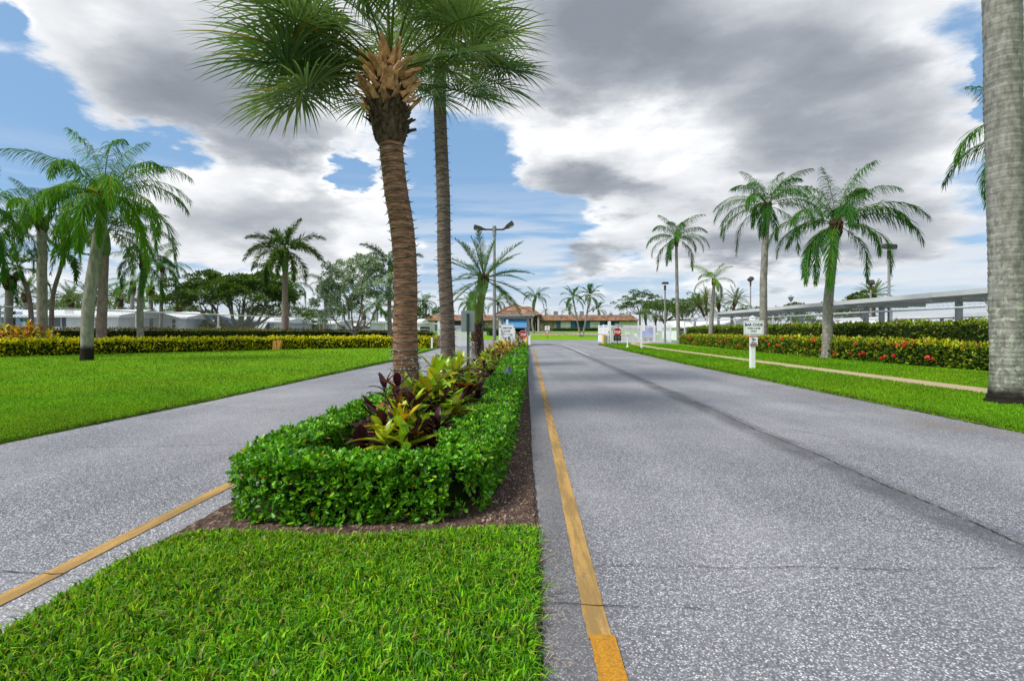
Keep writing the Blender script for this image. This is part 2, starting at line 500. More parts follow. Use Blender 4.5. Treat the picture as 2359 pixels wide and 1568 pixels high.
def croton_mat(name, blade, vein, patch, vw=.10, trans=.28):
    m, t, b, o = newmat(name, .33, .42)
    uvn = N(t, 'ShaderNodeTexCoord').outputs['UV']
    s = N(t, 'ShaderNodeSeparateXYZ', {0: uvn})
    u, v = s.outputs[0], s.outputs[1]
    av = mth(t, 'ABSOLUTE', mth(t, 'SUBTRACT', v, .5))
    mid = mapr(t, av, vw * .55, vw * .15)
    lat = mth(t, 'FRACT', mth(t, 'SUBTRACT', mth(t, 'MULTIPLY', u, 9.0), mth(t, 'MULTIPLY', av, 7.0)))
    latm = mth(t, 'MULTIPLY', mapr(t, mth(t, 'ABSOLUTE', mth(t, 'SUBTRACT', lat, .5)), .16, .05), .65)
    r = N(t, 'ShaderNodeObjectInfo').outputs['Random']
    off = N(t, 'ShaderNodeCombineXYZ', {0: mth(t, 'MULTIPLY', r, 40.0), 1: mth(t, 'MULTIPLY', r, 17.0), 2: 0.0}).outputs[0]
    n1 = noise(t, vmt(t, 'ADD', vmt(t, 'MULTIPLY', uvn, (3, 2, 1)), off), 1.6, 5, .6)
    c = mixc(t, mapr(t, n1, .5, .66), blade, patch)
    c = mixc(t, mth(t, 'MAXIMUM', mid, latm), c, vein)
    c = mixc(t, 1.0, c, N(t, 'ShaderNodeCombineColor', {0: mapr(t, r, 0, 1, .75, 1.3, 'LINEAR'), 1: mapr(t, mth(t, 'FRACT', mth(t, 'MULTIPLY', r, 7.3)), 0, 1, .75, 1.25, 'LINEAR'), 2: 1.0}).outputs[0], 'MULTIPLY')
    setc(t, b, c)
    tr = N(t, 'ShaderNodeBsdfTranslucent', {0: c})
    mx = N(t, 'ShaderNodeMixShader', {0: trans, 1: b.outputs[0], 2: tr.outputs[0]})
    t.links.new(mx.outputs[0], o.inputs[0])
    return m

M = dict(
    asphalt=asphalt_mat(), soil=soil_mat(),
    lawn=lawn_mat('lawn', (.095, .225, .004), (.175, .345, .006), (.20, .33, .008)),
    lawn_near=lawn_mat('lawn_thatch', (.030, .062, .008), (.055, .095, .012), (.06, .08, .02)),
    yellow=paint_line_mat('worn_yellow_line', (.24, .155, .055), (.44, .27, .085), .57),
    yellow2=paint_line_mat('fresh_yellow_line', (.46, .215, .015), (.38, .18, .02), .66),
    white_line=paint_line_mat('worn_white_line', (.6, .6, .6), (.4, .4, .4), .52),
    crack=plain('crack', (.022, .021, .021), .95, .05),
    path=lawn_mat('sandy_concrete', (.42, .32, .21), (.52, .41, .28), (.46, .35, .23), .5),
    white=plain('white_paint', (.76, .77, .78), .45, .4, wear=.06),
    vinyl=plain('white_vinyl', (.72, .745, .78), .4, .4, wear=.05),
    signwhite=plain('sign_white', (.74, .78, .82), .35, .4, wear=.03),
    black=plain('black_ink', (.015, .015, .018), .5, .3),
    red=plain('sign_red', (.36, .008, .014), .35, .4, wear=.08),
    navy=plain('navy_panel', (.012, .016, .035), .4, .4),
    blueink=plain('blue_ink', (.02, .05, .16), .5, .3),
    rail=plain('fence_rail', (.56, .58, .60), .4, .5, wear=.1), galv=plain('galvanised_steel', (.34, .36, .38), .42, .5, metal=.55, wear=.12),
    pole=plain('pole_grey', (.23, .24, .25), .5, .4, metal=.3, wear=.12),
    darkmetal=plain('dark_bronze', (.045, .036, .034), .5, .4, wear=.2),
    signback=plain('sign_back_aluminium', (.30, .34, .36), .45, .45, metal=.3, wear=.08),
    greenpost=plain('green_post', (.010, .045, .022), .55, .35, wear=.2),
    ypaint=plain('bollard_yellow', (.55, .33, .012), .5, .35, wear=.12),
    orange=plain('barrier_orange', (.62, .10, .02), .45, .4),
    redband=plain('barrier_red', (.50, .015, .05), .45, .4),
    wood=plain('cut_timber', (.42, .22, .06), .8, .2, wear=.3, scale=14),
    oldwood=plain('old_timber', (.22, .15, .10), .9, .1, wear=.3, scale=9),
    lamp_shade=plain('lamp_verdigris', (.035, .055, .085), .5, .4, wear=.25),
    glass=glass_mat('window_glass'), lens=plain('lamp_lens', (.45, .46, .44), .3, .5),
    fascia=plain('grey_stucco', (.36, .36, .375), .8, .2), edge_dirt=plain('edge_dirt', (.055, .042, .034), .95, .05, wear=.3), wallpale=plain('pale_stucco', (.56, .60, .60), .8, .2),
    awning=cloth_awning_mat('blue_awning', (.035, .20, .44), (.09, .30, .56), 9.0),
    doorblue=plain('blue_panel', (.03, .15, .32), .5, .35), navydoor=plain('dark_blue_screen', (.012, .05, .10), .5, .3),
    panelwhite=siding_mat('white_wall_panel', (.76, .78, .78), 1.6, True),
    stone=stone_mat(), shingle=shingle_mat(), dkvoid=plain('dark_interior', (.012, .012, .013), .8, .1),
    home_white=siding_mat('white_siding', (.76, .79, .83), 5.0), home_brick=siding_mat('white_brick', (.70, .735, .78), 8.0),
    home_blue=siding_mat('blue_siding', (.26, .42, .60), 5.0), home_grey=siding_mat('grey_siding', (.44, .49, .53), 3.0, True),
    home_cream=siding_mat('cream_siding', (.66, .55, .34), 5.0),
    roofwhite=siding_mat('white_metal_roof', (.74, .75, .78), 2.2, True), trim=plain('blue_trim', (.10, .22, .34), .5, .3),
    teal=plain('teal_plate', (.01, .20, .19), .5, .3), carport=siding_mat('carport_sheet', (.60, .63, .65), 12.0),
    acunit=plain('rooftop_unit_grey', (.14, .18, .27), .6, .3, wear=.2),
    carred=plain('car_red', (.38, .015, .02), .25, .6), carwhite=plain('car_white', (.7, .71, .73), .25, .6), tyre=plain('tyre', (.02, .02, .02), .85, .2),
    cover=plain('blue_cover', (.055, .10, .36), .7, .2, wear=.2), terracotta=plain('terracotta', (.40, .10, .03), .75, .2),
    wire=plain('green_wire', (.012, .05, .045), .5, .4), bulb=plain('clear_bulb', (.30, .38, .36), .25, .5),
    # vegetation
    hedge=leafmat('hedge_leaf', .32, .38, .32), hedgecore=plain('hedge_twigs', (.013, .022, .007), .95, .05, wear=.3),
    grass=leafmat('grass_blade', .36, .55, .15, tcol=(1.2, 1.25, .3)),
    leaf=leafmat('tree_leaf', .30, .45, .3),
    frond=leafmat('palm_frond', .34, .55, .08, obj_rand=.28),
    croton_green=croton_mat('croton_green_leaf', (.15, .34, .012), (.55, .48, .03), (.24, .40, .015)),
    croton_lime=croton_mat('croton_lime_leaf', (.27, .45, .014), (.62, .54, .03), (.36, .46, .02)),
    croton_gold=croton_mat('croton_gold_leaf', (.62, .42, .014), (.66, .48, .03), (.38, .40, .02)),
    croton_plum=croton_mat('croton_plum_leaf', (.028, .008, .014), (.10, .02, .02), (.05, .012, .016)),
    croton_red=croton_mat('croton_rust_leaf', (.24, .055, .012), (.48, .22, .02), (.10, .02, .012)),
    stem=plain('twig_bark', (.12, .085, .06), .9, .1, wear=.3),
    bark_queen=bark_mat('ringed_grey_bark', (.33, .315, .29), (.16, .15, .138), (.40, .44, .33), 9.0, .7, 0, .56),
    bark_dark=bark_mat('ringed_grey_bark_with_black_foot', (.35, .34, .315), (.17, .16, .145), (.42, .43, .31), 9.0, .7, .75, .60),
    bark_mauve=bark_mat('ringed_mauve_bark', (.30, .235, .225), (.17, .125, .12), (.33, .33, .25), 7.5, .6, 0, .62),
    bark_royal=bark_mat('lichened_grey_bark', (.37, .365, .345), (.17, .165, .15), (.44, .48, .40), 16.0, 1.2, .40, .52),
    bark_sabal=bark_mat('fibrous_brown_bark', (.40, .235, .145), (.10, .055, .036), (.38, .41, .35), 12.0, 1.3, 0, .62, hs=True),
    bark_sabal2=bark_mat('fibrous_grey_brown_bark', (.26, .20, .165), (.08, .062, .052), (.34, .33, .29), 14.0, 1.2, 0, .60, hs=True),
    bark_tree=bark_mat('smooth_tree_bark', (.26, .225, .19), (.10, .082, .066), None, None, .6),
    boot_tan=bark_mat('tan_leaf_base', (.72, .43, .22), (.24, .115, .055), None, None, 2.2, orand=.5),
    boot_dark=bark_mat('charred_leaf_base', (.13, .095, .06), (.022, .016, .012), None, None, 2.0, orand=.5),
    shag=bark_mat('brown_fibre', (.125, .078, .048), (.032, .019, .012), None, None, 1.6),
    shaft=plain('green_crownshaft', (.10, .19, .045), .5, .3, wear=.2),
    petiole=plain('green_petiole', (.13, .20, .035), .45, .4, wear=.15),
    flower=plain('ixora_red', (.62, .045, .03), .6, .2, wear=.25),
)

# ================================================================ ground, roads, markings
def jag(p, q, step, amp):
    """points from p to q with a ragged edge"""
    p, q = np.array(p, float), np.array(q, float)
    d = q - p
    L = np.linalg.norm(d)
    n = max(1, int(L / step))
    nn = np.array([-d[1], d[0]]) / L
    return [tuple(p + d * i / n + nn * random.uniform(-amp, amp)) for i in range(n)]
def sheet(name, poly, z, mat, z0=None, kind='structure', parent=None):
    me = bpy.data.meshes.new(name)
    n = len(poly)
    if z0 is None:
        me.from_pydata([(x, y, z) for x, y in poly], [], [tuple(range(n))])
    else:
        v = [(x, y, z) for x, y in poly] + [(x, y, z0) for x, y in poly]
        me.from_pydata(v, [], [tuple(range(n))] + [(i, (i + 1) % n, n + (i + 1) % n, n + i) for i in range(n)])
    me.materials.append(mat)
    o = link(name, me, parent)
    if kind: o['kind'] = kind
    return o
sheet('ground', [(-3000, -300), (3000, -300), (3000, 4000), (-3000, 4000)], -.06, M['lawn'])
sheet('road', [(-70, -8), (70, -8), (70, 74), (-70, 74)], 0.0, M['asphalt'], -.05)
# gently climbing lawn beyond the cross road
mb = MB()
ys_ = [73, 76, 82, 90, 100, 108, 112, 140, 400, 3000]
for i, y in enumerate(ys_):
    z = zg(y) + (.03 if i else .0)
    mb.v += [(-1500, y, z), (1500, y, z)]
mb.f = [(2 * i, 2 * i + 1, 2 * i + 3, 2 * i + 2) for i in range(len(ys_) - 1)]
mb.build('far_lawn', M['lawn'], kind='structure')
# loop drive in front of the clubhouse, following the slope
mb = MB()
def arc(a, b, k):
    return [(4 + a * math.cos(R(t)), 70 + b * math.sin(R(t))) for t in np.linspace(8, 172, k)]
ao, ai = arc(17.5, 37.5, 61), arc(12.2, 32.0, 61)
for (x0, y0), (x1, y1) in zip(ao, ai):
    mb.v += [(x0, y0, zg(y0) + .045), (x1, y1, zg(y1) + .045)]
mb.f = [(2 * i, 2 * i + 1, 2 * i + 3, 2 * i + 2) for i in range(60)]
mb.build('loop_drive', M['asphalt'], kind='structure')

# left lawn and right verges stand a finger above the asphalt
LE = [(-5.85, -6), (-5.9, 5.9), (-5.62, 9.5), (-5.1, 22), (-5.45, 36), (-5.6, 39.5), (-6.4, 42), (-9.5, 47), (-14, 50), (-14, 73)]
poly = []
for a, b in zip(LE[:-1], LE[1:]): poly += jag(a, b, .12 if a[1] < 22 else .4, .022)
poly += [(-14, 73), (-90, 73), (-90, -6)]
sheet('left_lawn', poly, .030, M['lawn'], -.02)
RE = [(6.42, -6), (6.52, 6.5), (6.58, 11), (6.75, 20), (7.25, 30), (7.85, 43.5), (8.05, 47.5), (8.5, 49.3), (9.5, 50.5), (12.2, 52.4)]
poly = []
for a, b in zip(RE[:-1], RE[1:]): poly += jag(a, b, .12 if a[1] < 22 else .4, .022)
poly += [(12.2, 52.4), (12.4, 52.4), (11.9, 47), (11.25, 40), (10.95, 33), (10.62, 17), (10.55, 11), (10.5, -6)]
L2 = [(x - .95, y) for x, y in [(11.9, 47), (11.25, 40), (10.95, 33), (10.62, 17), (10.55, 11), (10.5, -6)]]
verge = poly[:len(poly) - 8] + [(12.2, 52.4), (11.5, 50), (10.95, 47), (10.3, 40), (10.0, 33), (9.67, 17), (9.62, 11), (9.55, -6)]
sheet('verge', verge, .030, M['lawn'], -.02)
sheet('footpath', [(9.5, -6), (9.58, 11), (9.63, 17), (9.96, 33), (10.2, 40), (10.9, 47), (12.1, 52.4), (13, 56), (15, 58), (15.5, 56), (13.3, 51), (12.0, 47), (11.3, 40), (11.0, 33), (10.68, 17), (10.6, 11), (10.5, -6)], .022, M['path'], -.02)
sheet('added_street', [(-70, 34), (-30.5, 34), (-27.5, 40), (-21, 49), (-12, 54), (-10, 73), (-70, 73)], .036, M['asphalt'])  # unseen asphalt added to keep green lawn bounce off the home walls
sheet('parking_court', [(19.4, -6), (60, -6), (60, 66), (19.4, 66)], .036, M['asphalt'])
sheet('hedge_lawn', [(10.52, -6), (10.56, 11), (10.63, 17), (10.96, 33), (11.26, 40), (11.95, 47), (13.2, 50.6), (15.5, 52), (19, 52), (19, 73), (90, 73), (90, -6)], .030, M['lawn'], -.02)

# island: mulch bed with a grass toe towards the camera
IR = [(.02, -4), (.06, 1.2), (.10, 2.0), (.142, 2.8), (.165, 3.6), (.18, 5), (.27, 8.2), (.57, 19.7), (.95, 32), (1.25, 42), (1.5, 49.5)]
IL = [(-1.6, 49.5), (-1.6, 30), (-1.7, 20), (-1.82, 12), (-1.98, 7), (-2.12, 3.6), (-2.19, 2.8), (-2.14, 2.1), (-2.0, .8), (-1.7, -4)]
poly = []
for a, b in zip(IR[:-1], IR[1:]): poly += jag(a, b, .07 if a[1] < 8 else .3, .013)
poly += [IR[-1]]
for a, b in zip(IL[:-1], IL[1:]): poly += jag(a, b, .3 if a[1] > 9 else .07, .013)
poly += [IL[-1]]
sheet('mulch_bed', poly, .016, M['soil'], -.02)
toe = []
for a, b in zip([(-.02, -4), (.02, 1.2), (.06, 2.0), (.10, 2.8), (.115, 3.24)], [(.02, 1.2), (.06, 2.0), (.10, 2.8), (.115, 3.24), (-.3, 3.20)]): toe += jag(a, b, .06, .014)
for a, b in zip([(-.3, 3.20), (-1.0, 3.08), (-1.75, 3.18), (-2.0, 3.12), (-2.1, 2.8), (-2.09, 2.1), (-1.95, .8)], [(-1.0, 3.08), (-1.75, 3.18), (-2.0, 3.12), (-2.1, 2.8), (-2.09, 2.1), (-1.95, .8), (-1.65, -4)]): toe += jag(a, b, .06, .014)
sheet('island_turf', toe, .034, M['lawn_near'], .0)

# painted lines
def strip(name, pts, w, z, mat, step=.25, amp=.003, kind='structure'):
    mb = MB()
    P = []
    for (a, b) in zip(pts[:-1], pts[1:]):
        a, b = np.array(a, float), np.array(b, float)
        n = max(1, int(np.linalg.norm(b - a) / step))
        P += [a + (b - a) * i / n for i in range(n)]
    P.append(np.array(pts[-1], float))
    for i, p in enumerate(P):
        d = P[min(i + 1, len(P) - 1)] - P[max(i - 1, 0)]
        d = d / np.linalg.norm(d)
        nn = np.array([-d[1], d[0]])
        hw = w / 2 * (1 if not callable(amp) else 1)
        for s in (-1, 1):
            e = p + nn * (s * (w / 2 + random.uniform(-amp, amp)))
            mb.v.append((e[0], e[1], z))
    mb.f = [(2 * i, 2 * i + 1, 2 * i + 3, 2 * i + 2) for i in range(len(P) - 1)]
    return mb.build(name, mat, kind=kind)
yl = lambda y: .297 + .0345 * y
strip('yellow_line', [(yl(y), y) for y in (2.16, 8, 16, 30, 44)], .105, .005, M['yellow'], .05, .0022)
strip('fresh_yellow_line', [(yl(-5) + .01, -5), (yl(2.18) + .012, 2.18)], .108, .009, M['yellow2'], .03, .0022)
strip('yellow_line', [(-2.36, -5), (-2.47, 2.4), (-2.39, 4.3), (-2.2, 8), (-1.95, 20), (-1.85, 44)], .108, .005, M['yellow'], .05, .0022)
strip('white_line', [(SEAM(27) + .10, 27), (SEAM(49) + .1, 49)], .11, .005, M['white_line'], .2, .008)
strip('white_line', [(2.0, 49.6), (8.4, 49.2)], .10, .005, M['white_line'], .2, .008)
def crack(x0, y0, x1, y1, w, amp, step=.05):
    n = max(3, int(math.hypot(x1 - x0, y1 - y0) / step))
    px, py = -(y1 - y0), (x1 - x0)
    L = math.hypot(px, py)
    o = 0
    mb = MB()
    for i in range(n + 1):
        o = o * .88 + random.uniform(-amp, amp)
        t = i / n
        cx, cy = x0 + (x1 - x0) * t + px / L * o, y0 + (y1 - y0) * t + py / L * o
        ww = w * random.uniform(.15, 1.0)
        for s in (-1, 1): mb.v.append((cx + px / L * ww * s, cy + py / L * ww * s, .0075))
    mb.f = [(2 * i, 2 * i + 1, 2 * i + 3, 2 * i + 2) for i in range(n)]
    mb.build('crack', M['crack'], kind='structure')
crack(SEAM(2) - .02, 2, SEAM(24) - .02, 24, .0065, .010)
crack(SEAM(6) + .05, 6, SEAM(11) + .07, 11, .004, .010)
crack(.46, 2.83, 5.2, 2.72, .0035, .012)
crack(.20, 2.45, .88, 2.40, .0035, .010)
crack(-2.25, 2.72, -5.8, 2.86, .005, .012)
crack(-5.6, 9.0, -3.3, 8.2, .008, .02)
crack(3.6, 6.9, 3.95, 6.2, .006, .014)
crack(-5.0, 5.7, -2.6, 5.9, .005, .015)
crack(1.9, 42.3, 8.0, 41.7, .03, .02, .2)
crack(1.4, 30, 6.9, 29.6, .008, .02, .1)

# ---------------------------------------------------------------- grass blades
def grass(name, P, h, w, pal, lean=.5):
    n = len(P)
    h = h * rng.uniform(.55, 1.25, n)
    w = w * rng.uniform(.7, 1.3, n)
    az = rng.uniform(0, 2 * PI, n)
    faz = rng.uniform(0, 2 * PI, n)
    ln = np.abs(rng.normal(0, lean, n)) + .12
    d = np.stack([np.cos(az), np.sin(az)], 1)
    s = np.stack([np.cos(faz), np.sin(faz), np.zeros(n)], 1) * w[:, None] * .5
    b = np.c_[P, np.full(n, 0.0)] if P.shape[1] == 2 else P
    m = b + np.c_[d * (ln * h * .38)[:, None], h * .62]
    t = b + np.c_[d * (ln * h)[:, None], h * np.clip(1.0 - .35 * ln, .3, 1)]
    v = np.stack([b - s, b + s, m - s * .85, m + s * .85, t], 1).reshape(-1, 3)
    k = (np.arange(n) * 5)[:, None, None]
    tr = (np.array([(0, 1, 3), (0, 3, 2), (2, 3, 4)])[None] + k).reshape(-1, 3)
    c = pick(n, pal)
    pt_ = np.sin(P[:, 0] * 1.1 + 1.7 * np.sin(P[:, 1] * .6)) * .5 + np.sin(P[:, 1] * 2.3 + 2.1 * np.sin(P[:, 0] * 1.9)) * .5
    c = c * (1 + .16 * pt_)[:, None] * np.c_[1 + .12 * np.sin(P[:, 0] * .7 - P[:, 1] * .9), np.ones(n), np.ones(n)]
    o = link(name, fastmesh(name, v, tr, M['grass'], np.repeat(c, 5, axis=0)))
    o['kind'] = 'stuff'
    return o
GP = [(5, (.105, .30, .008), .22), (4, (.18, .41, .010), .2), (2.6, (.30, .48, .014), .15), (1.2, (.13, .30, .06), .2), (2.5, (.025, .095, .004), .2), (.9, (.25, .27, .03), .2), (.55, (.36, .28, .12), .2), (.5, (.030, .085, .012), .2)]
GL = [(5, (.105, .265, .004), .18), (4, (.155, .335, .006), .18), (2, (.22, .385, .008), .15), (1.6, (.04, .13, .004), .2), (.25, (.28, .26, .06), .2)]
def inpoly(P, poly):
    x, y = P[:, 0], P[:, 1]
    r = np.zeros(len(P), bool)
    j = len(poly) - 1
    for i in range(len(poly)):
        xi, yi = poly[i]; xj, yj = poly[j]
        c = ((yi > y) != (yj > y)) & (x < (xj - xi) * (y - yi) / (yj - yi + 1e-12) + xi)
        r ^= c
        j = i
    return r
P = np.c_[rng.uniform(-2.25, .16, 60000), 1.0 + 2.42 * rng.uniform(0, 1, 60000) ** .8]
P = P[inpoly(P, toe)]
P = np.c_[P, np.full(len(P), .03)]
clump = np.sin(P[:, 0] * 7 + 2 * np.sin(P[:, 1] * 5)) * np.sin(P[:, 1] * 8 + 1.5 * np.sin(P[:, 0] * 4))
grass('island_grass', P, .058 * (1 + .25 * clump), .0090, GP, .7)
# ragged blades leaning over the turf's edge
def edge_pts(pts, n, spread, z, p=1.0):
    pts = np.array(pts, float)
    seg = np.linalg.norm(np.diff(pts, axis=0), axis=1)
    w = seg / (np.maximum(np.abs((pts[1:, 1] + pts[:-1, 1]) / 2), 2.0) ** p)
    i = rng.choice(len(seg), n, p=w / w.sum())
    t = rng.uniform(0, 1, n)[:, None]
    q_ = pts[i] * (1 - t) + pts[i + 1] * t
    return np.c_[q_ + rng.normal(0, spread, (n, 2)), np.full(n, z)]
def field(n, xr, y0, y1, ok, p=1.6):
    u = rng.uniform(0, 1, n)
    y = (y0 ** (1 - p) + u * (y1 ** (1 - p) - y0 ** (1 - p))) ** (1 / (1 - p))
    lo, hi = xr(y)
    x = lo + (hi - lo) * rng.uniform(0, 1, n)
    P = np.c_[x, y]
    return P[ok(P)]
le = lambda y: np.interp(y, [p[1] for p in LE[:8]], [p[0] for p in LE[:8]])
re_ = lambda y: np.interp(y, [p[1] for p in RE], [p[0] for p in RE])
pl = lambda y: np.interp(y, [-6, 11, 17, 33, 40, 47], [9.55, 9.62, 9.67, 10.0, 10.3, 10.95])
PF = np.array([(-60, 6), (-34, 16), (-25.4, 25), (-21, 28.8), (-15.8, 35.3), (-9, 38), (-5.6, 37.4)])
pf = lambda x: np.interp(x, PF[:, 0], PF[:, 1])
P = field(150000, lambda y: (-1.12 * y - 1.0, le(y) + .0), 5.2, 38, lambda P: P[:, 1] < pf(P[:, 0]), 1.7)
sz = np.clip(P[:, 1] / 9, .8, 3.2)
grass('left_lawn_grass', np.c_[P, np.full(len(P), .028)], .045 * sz ** .55, .0075 * sz, GL, .7)
P = field(90000, lambda y: (re_(y), np.minimum(pl(y), 1.12 * y + 1)), 5.6, 50, lambda P: P[:, 0] < 1.12 * P[:, 1] + 1, 1.5)
P2 = field(60000, lambda y: (pl(y) + .97, np.minimum(14.4 + 0 * y, 1.12 * y + 1.2)), 8.6, 50, lambda P: P[:, 0] < 1.12 * P[:, 1] + 1, 1.4)
P = np.r_[P, P2]
sz = np.clip(P[:, 1] / 9, .8, 3.2)
grass('verge_grass', np.c_[P, np.full(len(P), .028)], .045 * sz ** .55, .0075 * sz, GL, .7)

edge_l = [(x - .02, y) for x, y in LE[:8]]
edge_r = [(x + .02, y) for x, y in RE]
for nm_, ed_ in (('left_lawn_fringe', edge_l), ('verge_fringe', edge_r)):
    P = edge_pts(ed_, 16000, .028, .022, .9)
    P = P[P[:, 1] > 4]
    sz = np.clip(P[:, 1] / 9, .8, 3.2)
    grass(nm_, P, .06 * sz ** .5, .0075 * sz, [(3, (.03, .085, .006), .25), (3, (.085, .20, .006), .2), (2, (.14, .30, .008), .2), (.8, (.16, .12, .06), .2)], .9)
P = edge_pts([(-1.95, .8), (-2.09, 2.1), (-2.1, 2.8), (-2.0, 3.12), (-1.75, 3.18), (-1.0, 3.08), (-.3, 3.20), (.115, 3.24), (.10, 2.8), (.06, 2.0), (.02, 1.2)], 7000, .022, .02, .5)
grass('island_fringe', P, .06, .0085, GP, .9)
for nm_, ed_, w_ in (('lawn_edge_soil', edge_l, .07), ('verge_edge_soil', edge_r, .07), ('island_edge_soil', [(x + .008, y) for x, y in IR[:8]], .026)):
    pp = []
    for a, b in zip(ed_[:-1], ed_[1:]):
        n_ = max(1, int(math.hypot(b[0] - a[0], b[1] - a[1]) / .35))
        pp += [(a[0] + (b[0] - a[0]) * i / n_, a[1] + (b[1] - a[1]) * i / n_) for i in range(n_)]
    strip(nm_, pp, w_, .0085, M['edge_dirt'], .05, w_ * .3)
# fallen straw and clippings along the island's edge
mb = MB()
for i in range(520):
    y = 1.7 + 5.0 * random.random() ** 2
    x = np.interp(y, [p[1] for p in IR], [p[0] for p in IR]) + random.gauss(.0, .06) - (.1 if y > 3.4 and random.random() < .6 else 0)
    a = random.uniform(0, PI)
    l = random.uniform(.008, .026)
    w = random.uniform(.0007, .0017)
    c, s = math.cos(a), math.sin(a)
    z = .020 + random.uniform(0, .006)
    mb.add([(x - c * l - s * w, y - s * l + c * w, z), (x - c * l + s * w, y - s * l - c * w, z), (x + c * l + s * w, y + s * l - c * w, z + .004), (x + c * l - s * w, y + s * l + c * w, z + .004)], [(0, 1, 2, 3)])
mb.build('straw_litter', plain('dry_straw', (.33, .24, .15), .9, .1, wear=.3), kind='stuff')

# ================================================================ hedges
def path_sample(path, n=None, t=None):
    path = np.array(path, float)
    d = np.diff(path, axis=0)
    L = np.linalg.norm(d, axis=1)
    cum = np.r_[0, np.cumsum(L)]
    tot = cum[-1]
    s = rng.uniform(0, tot, n) if t is None else np.clip(t * tot, 0, tot - 1e-6)
    i = np.clip(np.searchsorted(cum, s, side='right') - 1, 0, len(L) - 1)
    f = ((s - cum[i]) / L[i])[:, None]
    p = path[i] * (1 - f) + path[i + 1] * f
    T = d[i] / L[i][:, None]
    return p, T, s, tot
def lump(s, a, k):
    return np.sin(s * 2.1 * k + a) * .5 + np.sin(s * 5.3 * k + 2.2 * a) * .3 + np.sin(s * 11.7 * k + a * .7) * .2
def smoothpath(pts, k=3):
    pts = np.array(pts, float)
    for _ in range(k):
        q_ = [pts[0]]
        for a, b in zip(pts[:-1], pts[1:]):
            q_ += [a * .75 + b * .25, a * .25 + b * .75]
        q_.append(pts[-1])
        pts = np.array(q_)
    return pts
def hedge(name, label, path, w, h, n, size, pal_top, pal_side, wr=.5, fine=False, lumpy=.05, hvar=None, ypow=0.0, group=None, mat='hedge', z0=0.03, gap=.10):
    path = np.array(path, float)
    root = thing(name, label, 'hedge', (path[0][0], path[0][1], 0), 0, group)
    base = np.array([path[0][0], path[0][1], 0])
    p, T, s, tot = path_sample(path, int(n * (2.2 if ypow else 1)))
    if ypow:
        keep = rng.uniform(0, 1, len(p)) < np.minimum(1, (3.5 / np.maximum(p[:, 1], 3.5)) ** ypow * 1.0)
        p, T, s = p[keep][:n], T[keep][:n], s[keep][:n]
    n = len(p)
    W = w(p) if callable(w) else np.full(n, w)
    Hh = h(p) if callable(h) else np.full(n, h)
    Hh = Hh * (1 + .035 * lump(s, 1.3, .7))
    nn = np.c_[-T[:, 1], T[:, 0]]
    per = rng.uniform(0, 1, n) * (2 * Hh + W)
    top = (per > Hh) & (per < Hh + W)
    left = per <= Hh
    off = np.where(top, per - Hh - W / 2, np.where(left, -W / 2, W / 2))
    z = np.where(top, Hh, np.where(left, per, per - Hh - W))
    # rounded shoulder
    r = .12 * np.minimum(Hh, W)
    nx = np.where(top, np.clip(off / (W / 2), -1, 1) ** 7 * .8, np.sign(off))
    nz = np.where(top, 1.0, np.clip(z / Hh, 0, 1) ** 7 * .8 - .0)
    ln = np.hypot(nx, nz)
    nx, nz = nx / ln, nz / ln
    drop = np.where(top, -r * np.abs(off / (W / 2)) ** 5, 0)
    pull = np.where(top, 0, -r * np.clip(z / Hh, 0, 1) ** 5 * np.sign(off))
    bmp = lumpy * (lump(s + z * 1.7, 0.4, 1.0) * .6 + lump(s * 1.9 + off * 3, 2.4, 1.3) * .6) + rng.normal(0, lumpy * .45, n) - np.abs(rng.normal(0, size * .5, n))
    off2 = off + pull + nx * bmp
    z2 = np.maximum(z + drop + nz * bmp, .02) + z0
    P = np.c_[p + nn * off2[:, None], z2]
    Nr = np.c_[nn * nx[:, None], nz]
    # end caps
    for e, sg in ((0, -1), (1, 1)):
        m = max(10, int(n * .5 * (h(path[[0 if e == 0 else -1]])[0] if callable(h) else h) * .9 / max(tot, 1)))
        pe, Te, _, _ = path_sample(path, t=np.full(m, float(e)))
        ne = np.c_[-Te[:, 1], Te[:, 0]]
        we = (w(pe) if callable(w) else np.full(m, w))
        he = (h(pe) if callable(h) else np.full(m, h))
        o_ = rng.uniform(-.5, .5, m) * we
        P = np.r_[P, np.c_[pe + ne * o_[:, None] + Te * (sg * rng.uniform(-.03, .04, m))[:, None], z0 + he * rng.uniform(.03, 1, m)]]
        Nr = np.r_[Nr, np.c_[Te * sg, np.full(m, .2)]]
        top = np.r_[top, np.zeros(m, bool)]
    n = len(P)
    if fine:        # leaves grow in rosettes at the shoot tips
        k5 = n // 6
        idx = rng.choice(n, k5, replace=False)
        P, Nr, top = np.repeat(P[idx], 6, axis=0), np.repeat(unit(Nr[idx] + rng.normal(0, .35, (k5, 3)) + [0, 0, .35]), 6, axis=0), np.repeat(top[idx], 6)
        n = len(P)
        a_ = np.tile(np.arange(6) * PI / 3, k5) + np.repeat(rng.uniform(0, 6, k5), 6) + rng.normal(0, .25, n)
        U_ = unit(np.cross(Nr, np.tile([.31, .92, .2], (n, 1))))
        V_ = np.cross(Nr, U_)
        lift = np.tile([.35, .7, .35, .7, .35, 1.2], k5) + rng.normal(0, .25, n)
        D = U_ * np.cos(a_)[:, None] + V_ * np.sin(a_)[:, None] + Nr * lift[:, None]
        P = P - Nr * rng.uniform(0, .02, n)[:, None] - np.repeat(Nr[::6] * np.abs(rng.normal(0, .022, k5))[:, None], 6, axis=0)
    else:
        D = Nr * 1.0 + rng.normal(size=(n, 3)) * .75 + np.array([0, 0, .45])
    dist = np.linalg.norm(P[:, :2], axis=1)
    sz = size * rng.uniform(.65, 1.25, n) * (np.clip(dist / 6.0, 1, 3.0) ** .8 if ypow else 1)
